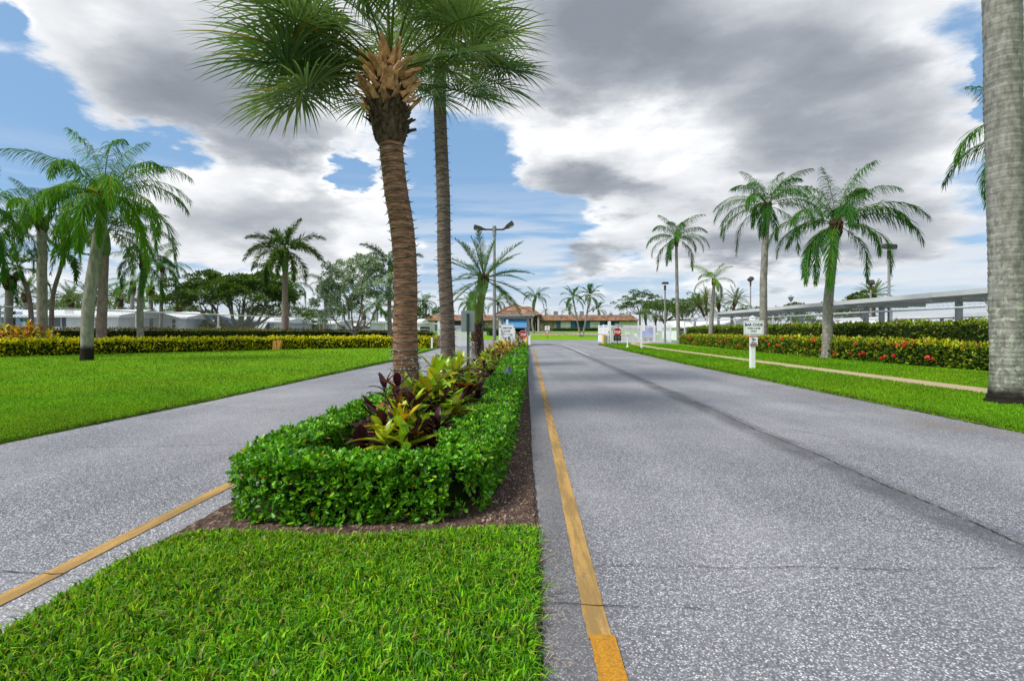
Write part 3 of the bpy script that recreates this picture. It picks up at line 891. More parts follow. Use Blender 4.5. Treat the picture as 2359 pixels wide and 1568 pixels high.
    col = np.where(top[:, None], pick(n, pal_top), pick(n, pal_side))
    o = link('foliage', leafcloud('foliage', P - base, D, sz, wr * .5, M[mat], col, fine), root)
    o['kind'] = 'stuff'
    # woody core
    k = max(8, int(tot / .5))
    pc, Tc, _, _ = path_sample(path, t=np.linspace(0.002, .998, k))
    mb = MB()
    for i in range(k):
        wi = (w(pc[i:i + 1])[0] if callable(w) else w) / 2 - gap
        hi = (h(pc[i:i + 1])[0] if callable(h) else h) - gap
        nx_ = np.array([-Tc[i, 1], Tc[i, 0]])
        for (a, zz) in ((-wi * .9, .0), (-wi, hi * .8), (-wi * .8, hi), (wi * .8, hi), (wi, hi * .8), (wi * .9, .0)):
            e = pc[i] + nx_ * a - base[:2]
            mb.v.append((e[0], e[1], zz + z0 - .01))
    for i in range(k - 1):
        for j in range(5):
            mb.f.append((i * 6 + j, i * 6 + j + 1, (i + 1) * 6 + j + 1, (i + 1) * 6 + j))
    mb.f += [tuple(range(6)), tuple((k - 1) * 6 + j for j in range(5, -1, -1))]
    mb.build('twigs', M['hedgecore'], root)
    return root, P, top

# clipped green hedge wrapping the island: left arm, front, long right arm
ring = [(-1.64, 9.5), (-1.72, 7.5), (-1.82, 5.5), (-1.87, 4.2), (-1.84, 3.74), (-1.68, 3.61), (-1.1, 3.59), (-.55, 3.61), (-.41, 3.72), (-.36, 4.1), (-.31, 5.2), (-.21, 7.7), (-.05, 12), (.20, 20), (.52, 30), (.86, 40), (.98, 43.5)]
ring = np.r_[np.array(ring[:3]), smoothpath(ring[2:11], 2), np.array(ring[11:])]
wf = lambda p: np.where(p[:, 0] < -.6, .42, np.interp(p[:, 1], [3.8, 4.5, 8, 20, 44], [.44, .58, .64, .72, .6]))
hf = lambda p: np.interp(p[:, 1], [3, 8, 16, 30, 44], [.42, .41, .38, .34, .30])
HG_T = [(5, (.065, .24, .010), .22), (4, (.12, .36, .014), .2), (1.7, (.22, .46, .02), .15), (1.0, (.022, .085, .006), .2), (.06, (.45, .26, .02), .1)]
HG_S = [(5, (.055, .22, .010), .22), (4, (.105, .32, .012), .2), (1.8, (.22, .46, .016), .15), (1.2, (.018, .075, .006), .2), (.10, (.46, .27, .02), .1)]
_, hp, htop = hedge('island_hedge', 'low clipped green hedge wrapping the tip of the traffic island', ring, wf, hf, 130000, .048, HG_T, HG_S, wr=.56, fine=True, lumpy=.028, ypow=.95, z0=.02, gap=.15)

# grass weeds poking out of the hedge
wp = np.array([(-.35, 9.0, .35), (-.25, 10.2, .36), (-.15, 11, .36), (-.28, 13.5, .34), (-1.75, 6.0, .36), (-.5, 7.0, .36), (-.3, 8.2, .36)])
P = np.repeat(wp, 7, axis=0) + rng.normal(0, .03, (49, 3)) * [1, 1, .3]
P2 = np.c_[rng.normal(-.05, .16, 420), rng.uniform(15.5, 20.5, 420), np.full(420, .30)]
P2[:, 0] += .03 * (P2[:, 1] - 15)
P3 = np.c_[rng.normal(-.95, .25, 300), rng.uniform(17, 25, 300), np.full(300, .05)]
grass('island_weeds', np.r_[P, P2, P3], np.r_[np.full(49, .22), np.full(420, .16), np.full(300, .42)], .012, GP, .35)

# left side: yellow variegated hedge and darker hedge behind it
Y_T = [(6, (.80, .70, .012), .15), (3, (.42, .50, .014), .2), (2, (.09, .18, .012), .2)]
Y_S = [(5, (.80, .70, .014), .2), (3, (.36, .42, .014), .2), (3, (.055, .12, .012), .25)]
lf = smoothpath([(-36, 14.5), (-30, 20), (-25.4, 25.6), (-21, 29.4), (-18, 33.2), (-15.6, 35.9), (-12, 37.6), (-9, 38.5), (-7, 38.4), (-5.9, 37.9)], 2)
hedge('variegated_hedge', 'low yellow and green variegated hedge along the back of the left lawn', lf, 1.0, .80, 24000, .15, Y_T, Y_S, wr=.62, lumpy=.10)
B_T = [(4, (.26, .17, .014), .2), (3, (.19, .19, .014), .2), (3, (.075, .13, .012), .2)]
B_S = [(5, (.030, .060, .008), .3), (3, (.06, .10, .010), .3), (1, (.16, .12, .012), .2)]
lb = smoothpath([(-38, 17), (-32, 22.6), (-27.6, 28.6), (-23.6, 32.6), (-20, 36.8), (-17, 40), (-12.5, 42.4), (-9, 42.6), (-6.6, 41.4)], 2)
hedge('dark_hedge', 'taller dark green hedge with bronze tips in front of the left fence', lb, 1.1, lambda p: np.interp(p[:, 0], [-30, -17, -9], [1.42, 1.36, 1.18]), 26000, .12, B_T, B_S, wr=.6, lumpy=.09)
# right side: ixora hedge in flower and taller hedge behind it
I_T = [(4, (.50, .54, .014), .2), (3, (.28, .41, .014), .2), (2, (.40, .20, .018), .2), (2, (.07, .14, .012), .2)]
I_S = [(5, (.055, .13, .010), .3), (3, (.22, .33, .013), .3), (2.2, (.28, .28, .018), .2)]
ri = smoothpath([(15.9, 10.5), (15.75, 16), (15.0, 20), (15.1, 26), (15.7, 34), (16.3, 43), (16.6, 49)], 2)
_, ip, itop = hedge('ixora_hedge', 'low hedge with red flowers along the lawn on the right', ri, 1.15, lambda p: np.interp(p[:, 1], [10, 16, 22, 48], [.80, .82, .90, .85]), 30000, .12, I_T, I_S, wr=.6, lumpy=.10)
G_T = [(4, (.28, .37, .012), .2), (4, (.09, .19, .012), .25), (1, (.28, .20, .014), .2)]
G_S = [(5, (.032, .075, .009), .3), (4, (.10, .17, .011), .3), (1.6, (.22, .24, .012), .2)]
rb = smoothpath([(17.9, 9.5), (17.6, 16), (17.1, 22), (17.2, 30), (17.6, 40), (17.9, 51)], 2)
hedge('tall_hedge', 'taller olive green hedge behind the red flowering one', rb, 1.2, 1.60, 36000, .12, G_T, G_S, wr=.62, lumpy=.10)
# dead twiggy patch in the ixora hedge near the big trunk
mb = MB()
for i in range(420):
    b = Vector((random.uniform(15.1, 16.2), random.uniform(13.2, 16.6), random.uniform(.15, .7)))
    d = Vector((random.gauss(-.3, .6), random.gauss(-.3, .6), random.gauss(.5, .5))).normalized() * random.uniform(.12, .34)
    mb.tube([b, b + d], [.007, .003], 3, False)
o = mb.build('dead_twigs', plain('grey_twig', (.25, .22, .19), .9, .1, wear=.3), kind='stuff')
# red flower heads, each a ball of florets
fb = MB()
for i in range(9):
    d = Vector((random.gauss(0, 1), random.gauss(0, 1), random.gauss(.3, .8))).normalized() * .055
    r_ = .034
    fb.add([(d.x + r_, d.y, d.z), (d.x - r_, d.y, d.z), (d.x, d.y + r_, d.z), (d.x, d.y - r_, d.z), (d.x, d.y, d.z + r_), (d.x, d.y, d.z - r_)],
           [(0, 2, 4), (2, 1, 4), (1, 3, 4), (3, 0, 4), (2, 0, 5), (1, 2, 5), (3, 1, 5), (0, 3, 5)])
fm = fb.mesh('flower_head', M['flower'])
ix = bpy.data.objects['ixora_hedge']
face = np.where((ip[:, 0] < np.interp(ip[:, 1], ri[:, 1], ri[:, 0]) - .25) & (ip[:, 2] > .2) & (ip[:, 1] > 15))[0]
wgt = np.where((ip[face, 1] > 18), 1.0, .15)
ch = rng.choice(face, 74, replace=False, p=wgt / wgt.sum())
for i in ch:
    p = ip[i] - np.array([ix.location.x, ix.location.y, 0]) + np.array([-.05, -.03, 0])
    s_ = random.uniform(.7, 1.35)
    link('flower_head', fm, ix, tuple(p), (random.uniform(0, 3), random.uniform(0, 3), 0), (s_, s_, s_))

# ================================================================ crotons
def croton_leaf(L, W, arch, wave):
    n = 6
    v, f, uv = [], [], []
    for i in range(n + 1):
        t = i / n
        w = W * (math.sin(PI * min(1, t ** .85)) ** .75 if 0 < t < 1 else (0.12 if t == 0 else .02))
        x = L * t * math.cos(arch * t * .6)
        z = -L * math.sin(arch * t) * t * .5
        for s in (-1, 0, 1):
            v.append((x, s * w, z + (abs(s) * w * .38) + wave * math.sin(t * 9 + s) * abs(s)))
            uv.append((t, .5 + s * .5))
    for i in range(n):
        for j in (0, 1):
            f.append((i * 3 + j, (i + 1) * 3 + j, (i + 1) * 3 + j + 1, i * 3 + j + 1))
    return v, f, uv
CLEAF = {}
def croton_mesh(kind, var):
    if (kind, var) in CLEAF: return CLEAF[kind, var]
    L, W, a = [(.25, .036, .35), (.22, .042, .8), (.27, .034, 1.0), (.20, .042, .1)][var]
    v, f, uv = croton_leaf(L, W, a, .004)
    me = bpy.data.meshes.new('leaf')
    me.from_pydata(v, [], f)
    l = me.uv_layers.new(name='uv')
    for lp in me.loops: l.data[lp.index].uv = uv[lp.vertex_index]
    me.shade_smooth()
    me.materials.append(M[kind])
    CLEAF[kind, var] = me
    return me
def croton(label, x, y, w, h, nst, mix, seed, leaves_per=13, scale=1.0, group='croton shrubs along the island', z0=.02):
    r_ = random.Random(seed)
    root = thing('croton_shrub', label, 'shrub', (x, y, z0), 0, group)
    for k in range(nst):
        a = 2.4 * k + r_.uniform(-.3, .3)
        rad = w * math.sqrt((k + .5) / nst)
        top = Vector((rad * math.cos(a), rad * math.sin(a), h * (1.0 - .55 * (rad / max(w, .01)) ** 1.6) * r_.uniform(.82, 1.05)))
        base = Vector((top.x * .35, top.y * .35, 0))
        mid = (top + base) / 2 + Vector((top.x * .12, top.y * .12, 0))
        MB().tube([base, mid, top], [.011 * scale, .009 * scale, .006 * scale], 5).build('stem', M['stem'], root)
        main = r_.choices([m_[1] for m_ in mix], [m_[0] for m_ in mix])[0]
        for j in range(leaves_per):
            t = j / (leaves_per - 1)
            kind = main if r_.random() < .62 else r_.choices([m_[1] for m_ in mix], [m_[0] for m_ in mix])[0]
            if t > .72 and r_.random() < .45 and main != 'croton_gold': kind = r_.choice(['croton_plum', 'croton_plum', 'croton_plum', 'croton_red', 'croton_green'])
            me = croton_mesh(kind, r_.randrange(4))
            el = R(80 - 84 * t + r_.uniform(-14, 14))
            az = j * 2.4 + r_.uniform(-.35, .35) + k
            p = base.lerp(top, 1.0 - .42 * t * t) if t < .99 else mid
            s_ = scale * r_.uniform(.72, 1.12) * (0.75 + .35 * min(1, t * 2))
            link('leaf', me, root, p, (r_.uniform(-.35, .35), -el, az), (s_, s_, s_))
    return root
GREEN = [(4, 'croton_lime'), (4, 'croton_green'), (.6, 'croton_red'), (2.2, 'croton_plum'), (.2, 'croton_gold')]
LIME = [(5, 'croton_lime'), (4, 'croton_green'), (.2, 'croton_gold'), (1.6, 'croton_plum'), (.4, 'croton_red')]
PLUM = [(5, 'croton_plum'), (1.5, 'croton_green'), (1.5, 'croton_red'), (1, 'croton_lime')]
GOLD = [(5, 'croton_gold'), (2, 'croton_lime'), (1.2, 'croton_red'), (.8, 'croton_plum')]
croton('croton with dark plum leaves at the left front of the island cluster', -1.2, 5.1, .22, .84, 6, PLUM, 3, 11, 1.05)
croton('croton with lime and yellow veined leaves at the front of the island cluster', -.96, 4.55, .38, .64, 14, GREEN, 5, 19, 1.2)
croton('croton with broad lime green leaves in front of the brown palm trunk', -.86, 5.35, .34, .84, 12, LIME, 8, 18, 1.2)
croton('croton with mixed lime and wine red leaves behind the front cluster', -.72, 6.4, .36, .92, 12, GREEN, 12, 16, 1.2)
croton('croton with upright lime leaves in front of the slimmer palm trunk', -.88, 7.6, .34, .90, 9, LIME, 14, 16, 1.2)
croton('sparse croton with dark leaves and bare stems beyond the slimmer palm', -.62, 10.2, .36, .78, 8, PLUM, 17, 12)
croton('small croton with dark and lime leaves beside the green sign post', -.68, 13.2, .40, .76, 8, GREEN, 19, 11)
croton('low dark croton beside the twin trunked palm on the island', -.62, 16.4, .42, .72, 8, PLUM, 22, 11)
croton('golden croton around the foot of the tall lamp post', -.62, 21.0, .50, .86, 12, GOLD, 26, 11, 1.15)
croton('bushy golden croton in front of the visitor sign', -.25, 23.4, .55, .92, 13, GOLD, 27, 11, 1.2)
croton('golden croton climbing behind the photo identification sign', .28, 27.5, .42, 1.30, 9, GOLD, 31, 12, 1.2)
croton('large orange and gold croton bush at the left end of the yellow hedge', -25.6, 27.0, 1.5, 1.75, 24, [(5, 'croton_gold'), (3, 'croton_red'), (1, 'croton_lime'), (1, 'croton_green')], 41, 11, 2.0, None, .03)

# ================================================================ palms
def spline(pts, k):
    """Catmull-Rom through pts, k samples"""
    P = [np.array(p, float) for p in pts]
    if len(P) == 2:
        return [Vector(P[0] + (P[1] - P[0]) * i / (k - 1)) for i in range(k)]
    P = [2 * P[0] - P[1]] + P + [2 * P[-1] - P[-2]]
    n = len(P) - 3
    out = []
    for i in range(k):
        u = min(i / (k - 1) * n, n - 1e-6)
        j = int(u); t = u - j
        a, b, c, d = P[j:j + 4]
        out.append(Vector(.5 * ((2 * b) + (-a + c) * t + (2 * a - 5 * b + 4 * c - d) * t * t + (-a + 3 * b - 3 * c + d) * t ** 3)))
    return out
def trunk(name, pts, rad, mat, parent, seg=14, dz=.12, rough=.02, pitch=.11, flare=0.0, seed=0):
    r_ = random.Random(seed)
    L = sum((Vector(b) - Vector(a)).length for a, b in zip(pts[:-1], pts[1:]))
    k = max(8, int(L / dz))
    c = spline(pts, k)
    rr = np.interp(np.linspace(0, 1, k), np.linspace(0, 1, len(rad)), rad)
    v, f = [], []
    ph = [r_.uniform(0, 6) for _ in range(4)]
    for i, p in enumerate(c):
        t = (c[min(i + 1, k - 1)] - c[max(i - 1, 0)]).normalized()
        a = t.cross(Vector((0, 1, .05))).normalized()
        b = t.cross(a)
        z = i / (k - 1) * L
        ring = 1 + rough * (1 if (z / pitch) % 1 < .5 else -1) * r_.uniform(.3, 1)
        fl = 1 + flare * math.exp(-z / .28)
        for j in range(seg):
            an = 2 * PI * j / seg
            q_ = 1 + rough * .9 * math.sin(3 * an + ph[0] + z * 1.7) + rough * .9 * math.sin(5 * an + ph[1] - z * 3.1) + rough * r_.uniform(-.8, .8)
            if flare: q_ += .10 * math.exp(-z / .25) * math.sin(6 * an + ph[2])
            v.append(p + (a * math.cos(an) + b * math.sin(an)) * (rr[i] * ring * fl * q_))
    for i in range(k - 1):
        for j in range(seg):
            j2 = (j + 1) % seg
            f.append((i * seg + j, i * seg + j2, (i + 1) * seg + j2, (i + 1) * seg + j))
    f.append(tuple(range(seg - 1, -1, -1)))
    f.append(tuple((k - 1) * seg + j for j in range(seg)))
    me = bpy.data.meshes.new(name)
    me.from_pydata(v, [], f)
    me.materials.append(mat)
    me.shade_smooth()
    return link(name, me, parent), c, rr

FR = {}
FROND = {  # L, leaflet length, width, count per side, gravity droop of leaflets, plane mode, palette
    'queen':   dict(L=3.7, ll=.86, lw=.029, n=92, g=.72, mode='tuft', bend=1.95, col=(.034, .128, .014), sp=.2, stalk=.16),
    'foxtail': dict(L=2.7, ll=.54, lw=.050, n=110, g=.10, mode='plume', bend=1.35, col=(.055, .115, .014), sp=.25, stalk=.14),
    'royal':   dict(L=3.4, ll=.66, lw=.038, n=76, g=.35, mode='tuft', bend=1.2, col=(.065, .150, .016), sp=.22, stalk=.15),
    'adonidia': dict(L=2.3, ll=.58, lw=.055, n=36, g=.20, mode='vee', bend=1.2, col=(.035, .105, .012), sp=.2, stalk=.16),
    'date':    dict(L=2.3, ll=.40, lw=.022, n=50, g=.03, mode='vee', bend=.8, col=(.085, .15, .045), sp=.2, stalk=.2),
    'pygmy':   dict(L=1.9, ll=.36, lw=.017, n=52, g=.12, mode='vee', bend=.5, col=(.050, .150, .040), sp=.25, stalk=.25),
}
def pinnate(species, elev, seed):
    key = (species, elev, seed)
    if key in FR: return FR[key]
    S = FROND[species]
    r_ = np.random.default_rng(seed * 97 + int(elev) + 211)
    m = 26
    e0 = R(elev)
    pts, tan = [np.zeros(3)], []
    e = e0
    yaw = r_.normal(0, .12)
    for i in range(m):
        s = (i + .5) / m
        down = S['bend'] * (0.42 + .62 * math.cos(e0))
        e = e0 - down * s ** 1.45
        e = max(e, R(-86))
        T = np.array([math.cos(e) * math.cos(yaw * s * 2), math.cos(e) * math.sin(yaw * s * 2), math.sin(e)])
        tan.append(T)
        pts.append(pts[-1] + T * S['L'] / m)
    pts = np.array(pts); tan = np.array(tan + [tan[-1]])
    V, Tt, Cc = [], [], []
    def push(vs, ts, c):
        b = sum(len(a) for a in V)
        V.append(np.array(vs)); Tt.append(np.array(ts) + b); Cc.append(np.tile(c, (len(vs), 1)))
    # rachis
    vs, ts = [], []
    for i in range(m + 1):
        rad = .024 * (1 - i / m) + .004
        up = np.array([-tan[i][2], 0, tan[i][0]])
        for a in (90, 210, 330):
            vs.append(pts[i] + (np.array([0, 1, 0]) * math.cos(R(a)) + up * math.sin(R(a))) * rad)
    for i in range(m):
        for j in range(3):
            a, b = i * 3 + j, i * 3 + (j + 1) % 3
            ts += [(a, b, b + 3), (a, b + 3, a + 3)]
    push(vs, ts, np.array([.15, .20, .04]))
    n = S['n']
    for k in range(n):
        s = S['stalk'] + (1 - S['stalk']) * ((k + .5) / n)
        for side in (-1, 1):
            u = min(max(s + r_.normal(0, .004), 0), .999) * m
            i = int(u); f = u - i
            p = pts[i] * (1 - f) + pts[i + 1] * f
            T = tan[i]
            Sd = np.cross(np.array([0, 0, 1.0]), T); Sd /= np.linalg.norm(Sd) + 1e-9
            U = np.cross(T, Sd)
            a = R(62 - 34 * s + r_.normal(0, 6))
            if S['mode'] == 'tuft': v_ = R(r_.normal(8, 34))
            elif S['mode'] == 'plume': v_ = r_.uniform(-PI / 2, PI / 2)
            else: v_ = R(26 + r_.normal(0, 8))
            d = T * math.cos(a) + (Sd * side * math.cos(v_) + U * math.sin(v_)) * math.sin(a)
            x = (s - S['stalk']) / (1 - S['stalk'])
            ln = S['ll'] * (.45 + .75 * x ** .5 if x < .35 else 1.0 - .62 * max(0, (x - .35) / .65) ** 1.6) * r_.uniform(.85, 1.1)
            q_ = p.copy()
            w0 = S['lw'] * .5
            dd = d.copy()
            rows = []
            for h_, wf_ in ((0, .55), (.34, 1.0), (.70, .72), (1.0, 0)):
                if h_:
                    dd = d + np.array([0, 0, -S['g'] * h_ * 2.2]); dd /= np.linalg.norm(dd)
                    q_ = q_ + dd * ln * (.34 if h_ == .34 else .36 if h_ == .70 else .30)
                wd = np.cross(dd, U * .8 + T * .3 + r_.normal(0, .25, 3)); wd /= np.linalg.norm(wd) + 1e-9
                rows.append((q_.copy(), wd * w0 * wf_))
            vs = []
            for (qq, ww) in rows[:3]: vs += [qq - ww, qq + ww]
            vs.append(rows[3][0])
            c = np.array(S['col']) * (1 + S['sp'] * r_.normal()) * (1 + .5 * max(0, r_.normal(0, .4)) * np.array([1, .5, .3]))
            push(vs, [(0, 1, 3), (0, 3, 2), (2, 3, 5), (2, 5, 4), (4, 5, 6)], np.clip(c, .004, .5))
    me = fastmesh('frond', np.concatenate(V), np.concatenate(Tt), M['frond'], np.concatenate(Cc))
    FR[key] = me
    return me
def fan(elev, seed):
    """costapalmate sabal leaf: long stalk, folded blade split into drooping ribbons"""
    key = ('fan', elev, seed)
    if key in FR: return FR[key]
    r_ = np.random.default_rng(seed * 31 + int(elev) + 500)
    V, Tt, Cc = [], [], []
    def push(vs, ts, c):
        b = sum(len(a) for a in V)
        V.append(np.array(vs)); Tt.append(np.array(ts) + b); Cc.append(np.tile(c, (len(vs), 1)))
    m, Lp, Lc = 14, 1.05, .55
    pts, tan, e = [np.zeros(3)], [], R(elev)
    for i in range(m):
        s = (i + .5) / m
        e = R(elev) - (.22 + .75 * max(0, math.sin(R(elev)))) * s ** 1.8
        T = np.array([math.cos(e), 0, math.sin(e)])
        tan.append(T); pts.append(pts[-1] + T * (Lp + Lc) / m)
    pts = np.array(pts); tan.append(tan[-1])
    vs, ts = [], []
    for i in range(m + 1):
        rad = .024 * (1 - .75 * i / m)
        up = np.array([-tan[i][2], 0, tan[i][0]])
        for a in (90, 210, 330): vs.append(pts[i] + (np.array([0, 1, 0]) * math.cos(R(a)) * 1.5 + up * math.sin(R(a)) * .8) * rad)
    for i in range(m):
        for j in range(3):
            a, b = i * 3 + j, i * 3 + (j + 1) % 3
            ts += [(a, b, b + 3), (a, b + 3, a + 3)]
    push(vs, ts, np.array([.12, .19, .03]))
    n = 54
    tilt = r_.normal(0, .25)
    for k in range(n):
        th = R(-158 + 316 * (k + .5) / n)
        x = 1 - abs(th) / R(158)
        u = (Lp + Lc * .85 * x ** .8) / (Lp + Lc) * m
        i = min(int(u), m - 1); f = u - i
        p = pts[i] * (1 - f) + pts[i + 1] * f
        T = tan[i]
        Sd = np.array([0, 1, 0]); U = np.cross(T, Sd) * -1
        Sd2 = Sd * math.cos(tilt) + U * math.sin(tilt)
        d = T * math.cos(th) + Sd2 * math.sin(th) - U * (.16 + .10 * (k % 2))
        d /= np.linalg.norm(d)
        ln = (.78 + .32 * x) * r_.uniform(.9, 1.08)
        q_ = p.copy(); rows = []
        wd0 = np.cross(d, U); wd0 /= np.linalg.norm(wd0) + 1e-9
        prev = 0
        lim = r_.uniform(.15, .60)
        for h_, w_ in ((0, .006), (.30, .018), (.58, .0135), (.80, .0075), (1.0, .0)):
            if h_:
                dd = d + np.array([0, 0, -lim * max(0, h_ - .30) * 2.1]); dd /= np.linalg.norm(dd)
                q_ = q_ + dd * ln * (h_ - prev)
                prev = h_
            tw = U * (.7 if k % 2 else -.7)
            ww = (wd0 + tw * .35)
            rows.append((q_.copy(), ww * w_))
        vs = []
        for (qq, ww) in rows[:4]: vs += [qq - ww, qq + ww]
        vs.append(rows[4][0])
        c = np.array([.115, .205, .085]) * (1 + .22 * r_.normal())
        if r_.random() < .07: c = np.array([.22, .20, .03])
        push(vs, [(0, 1, 3), (0, 3, 2), (2, 3, 5), (2, 5, 4), (4, 5, 7), (4, 7, 6), (6, 7, 8)], np.clip(c, .004, .5))
    me = fastmesh('frond', np.concatenate(V), np.concatenate(Tt), M['frond'], np.concatenate(Cc))
    FR[key] = me
    return me
FMATS = {}
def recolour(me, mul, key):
    """the same frond in another leaf colour (older, paler, or with sunlight painted in)"""
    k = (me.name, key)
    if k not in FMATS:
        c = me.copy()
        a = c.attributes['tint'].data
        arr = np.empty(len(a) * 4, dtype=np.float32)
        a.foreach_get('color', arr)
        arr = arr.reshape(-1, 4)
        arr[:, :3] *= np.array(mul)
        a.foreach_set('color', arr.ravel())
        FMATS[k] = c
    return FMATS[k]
ELEV = {'queen': [82, 66, 52, 40, 28, 14, 0, -18], 'foxtail': [80, 60, 44, 30, 14, -4, -30], 'royal': [78, 58, 40, 22, 4, -18],
        'adonidia': [78, 60, 42, 24, 6, -16], 'date': [80, 62, 46, 32, 18, 4, -14], 'pygmy': [80, 64, 48, 34, 20, 4, -14, -34]}
def crown(root, top, species, n, scale, seed, mul=None, key=None, az0=0.0, emin=-99, emax=99, extra=(), pale=None, low=1.0):
    r_ = random.Random(seed)
    el = [e for e in ELEV[species] if emin <= e <= emax]
    for k in range(n):
        fr = ((k + .5) / n) ** low
        e = el[min(int(fr * len(el)), len(el) - 1)]
        me = pinnate(species, e, seed % 2)
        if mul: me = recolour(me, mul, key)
        if pale and r_.random() < pale[0]: me = recolour(me, pale[1], 'pale')
        s_ = scale * r_.uniform(.86, 1.08) * (.82 if fr < .12 else 1)
        link('frond', me, root, top, (r_.uniform(-.15, .15), r_.uniform(-.09, .09), az0 + k * 2.39996 + r_.uniform(-.25, .25)), (s_, s_, s_))
    for (e, az, s_) in extra:
        me = pinnate(species, e, seed % 2)
        if mul: me = recolour(me, mul, key)
        link('frond', me, root, top, (0, 0, az), (s_, s_, s_))
def palm(name, label, Xb, y, Xt, Yt, r0, r1, species, n, scale, seed, bark, mid=None, boot=.5, bootw=1.5, shaft=0.0, flare=.25, seg=12, dz=.15, group=None, spear=0, z0=None, ytop=0.0, cat='palm tree', **kw):
    zb = zg(y) if z0 is None else z0
    bx = gx(Xb, y)
    root = thing(name, label, cat, (bx, y, zb), 0, group)
    top = Vector((gx(Xt, y) - bx, ytop, gz(Yt, y) - zb))
    pts = [(0, 0, -.03)] + ([(gx(a, y) - bx, ytop * .5, gz(b, y) - zb) for a, b in mid] if mid else []) + [tuple(top)]
    _, c, rr = trunk('trunk', pts, [r0, (r0 + r1) / 2 * 1.02, r1] if r0 != r1 else [r0, r1], M[bark], root, seg, dz, .02, .14, flare, seed)
    ax = (c[-1] - c[-4]).normalized()
    tip = top
    if shaft:
        tip = top + ax * shaft
        MB().tube([top - ax * .05, top + ax * shaft * .25, top + ax * shaft * .7, tip], [r1 * 1.15, r1 * 1.35, r1 * 1.0, r1 * .55], 10).build('crownshaft', M['shaft'], root, True)
    if boot:
        r_ = random.Random(seed)
        mb = MB()
        for i in range(26):     # old frond stubs and fibre packed round the neck
            an = i * 2.4
            h = boot * i / 26
            rr_ = r1 * (bootw - .55 * abs(i / 26 - .45))
            o = top + ax * (h - boot * .35) + Vector((math.cos(an), math.sin(an), 0)) * rr_ * .78
            mb.tube([o - Vector((0, 0, boot * .12)), o + Vector((math.cos(an), math.sin(an), .6)) * r1 * .35 + Vector((0, 0, boot * .1)), o + Vector((math.cos(an), math.sin(an), 0)) * r1 * .5 + Vector((0, 0, boot * .34))], [r1 * .30, r1 * .34, r1 * .10], 5)
        mb.tube([top - ax * boot * .4, top + ax * boot * .2, top + ax * boot * .6], [r1 * 1.0, r1 * bootw * .85, r1 * .5], 10)
        mb.build('leaf_bases', M['shag'], root, True)
        tip = top + ax * boot * .45
    if spear:
        MB().tube([tip, tip + Vector((.04, 0, spear * .6)), tip + Vector((.10, .02, spear))], [.03, .02, .004], 5).build('spear_leaf', M['petiole'], root)
    crown(root, tip, species, n, scale, seed, **kw)
    return root

# --- the two cabbage palms on the island
def sabal(label, pts, rad, base, bark, seed, nf, scale, boots, az_list, lean=0):
    root = thing('cabbage_palm', label, 'palm tree', base)
    _, c, rr = trunk('trunk', pts, rad, M[bark], root, 28, .035, .022, .07, .12, seed)
    top = c[-1]
    r_ = random.Random(seed)
    if boots:
        z0_, z1_, rr0 = boots
        zz_ = [z0_ - .10, z0_ - .04, z0_ + .10, z0_ + .30, z0_ + .55, z0_ + .85, z1_]
        ii = [min(range(len(c)), key=lambda q_: abs(c[q_].z - z)) for z in zz_]
        MB().tube([c[i] for i in ii], [rr0 * k_ for k_ in (.78, .95, 1.06, 1.12, 1.08, .95, .6)], 22).build('fibre_mat', M['boot_dark'], root, True)
        bm = MB()
        w, th, L = .08, .024, .25
        bm.add([(-w, 0, 0), (w, 0, 0), (w * .8, th, 0), (-w * .8, th, 0), (-w * .5, .07, L * .55), (w * .5, .07, L * .55), (w * .4, .07 + th, L * .5), (-w * .4, .07 + th, L * .5), (-w * .28, .15, L), (w * .30, .16, L * .93), (w * .25, .16 + th, L * .9), (-w * .25, .15 + th, L * .97)],
               [(0, 4, 5, 1), (1, 5, 6, 2), (2, 6, 7, 3), (3, 7, 4, 0), (4, 8, 9, 5), (5, 9, 10, 6), (6, 10, 11, 7), (7, 11, 8, 4), (8, 11, 10, 9), (0, 1, 2, 3)])
        tan_m, dark_m = bm.mesh('boot', M['boot_tan']), bm.mesh('boot', M['boot_dark'])
        nb = 150
        for k in range(nb):
            t = k / (nb - 1)
            z = z0_ + (z1_ - z0_) * t
            i = min(range(len(c)), key=lambda q_: abs(c[q_].z - z))
            an = k * 2.39996
            rad_ = rr0 * (.80 + .42 * math.sin(PI * min(1, t * 1.05)) ** .8)
            p = c[i] + Vector((math.cos(an) * rad_, math.sin(an) * rad_, z - c[i].z))
            dk = t < .36 + r_.uniform(-.06, .06)
            s_ = r_.uniform(.6, 1.1) * (.62 if dk else 1)
            link('boot', dark_m if dk else tan_m, root, p, (-r_.uniform(-.1, .25 if dk else .5), r_.gauss(0, .45), an - PI / 2 + r_.gauss(0, .3)), (s_, s_, s_ * r_.uniform(.8, 1.1)))
    for k in range(nf):
        t = (k + .5) / nf
        e = [84, 74, 64, 54, 45, 37, 29, 22, 15, 8][min(9, int(t * 10))]
        az = k * 2.39996 + r_.uniform(-.2, .2)
        s_ = scale * r_.uniform(.85, 1.1)
        if math.sin(az) < -.5 and e < 50 and boots: continue     # trimmed where the leaf bases show
        link('frond', fan(e, (k * 7) % 3), root, top + Vector((math.cos(az) * .1, math.sin(az) * .1, -.32 * t)), (r_.uniform(-.25, .25), r_.uniform(-.08, .08), az), (s_, s_, s_))
    for (e, az, s_) in az_list:
        link('frond', fan(e, 1), root, top + Vector((math.cos(az) * .1, math.sin(az) * .1, -.2)), (0, 0, az), (s_, s_, s_))
    return root, c, rr
def pt(X, Y, y): return (gx(X, y), y, gz(Y, y))
def rel(lst, b): return [tuple(np.array(p) - np.array(b)) for p in lst]
yA = 7.5
bA = (gx(936, yA), yA, .02)
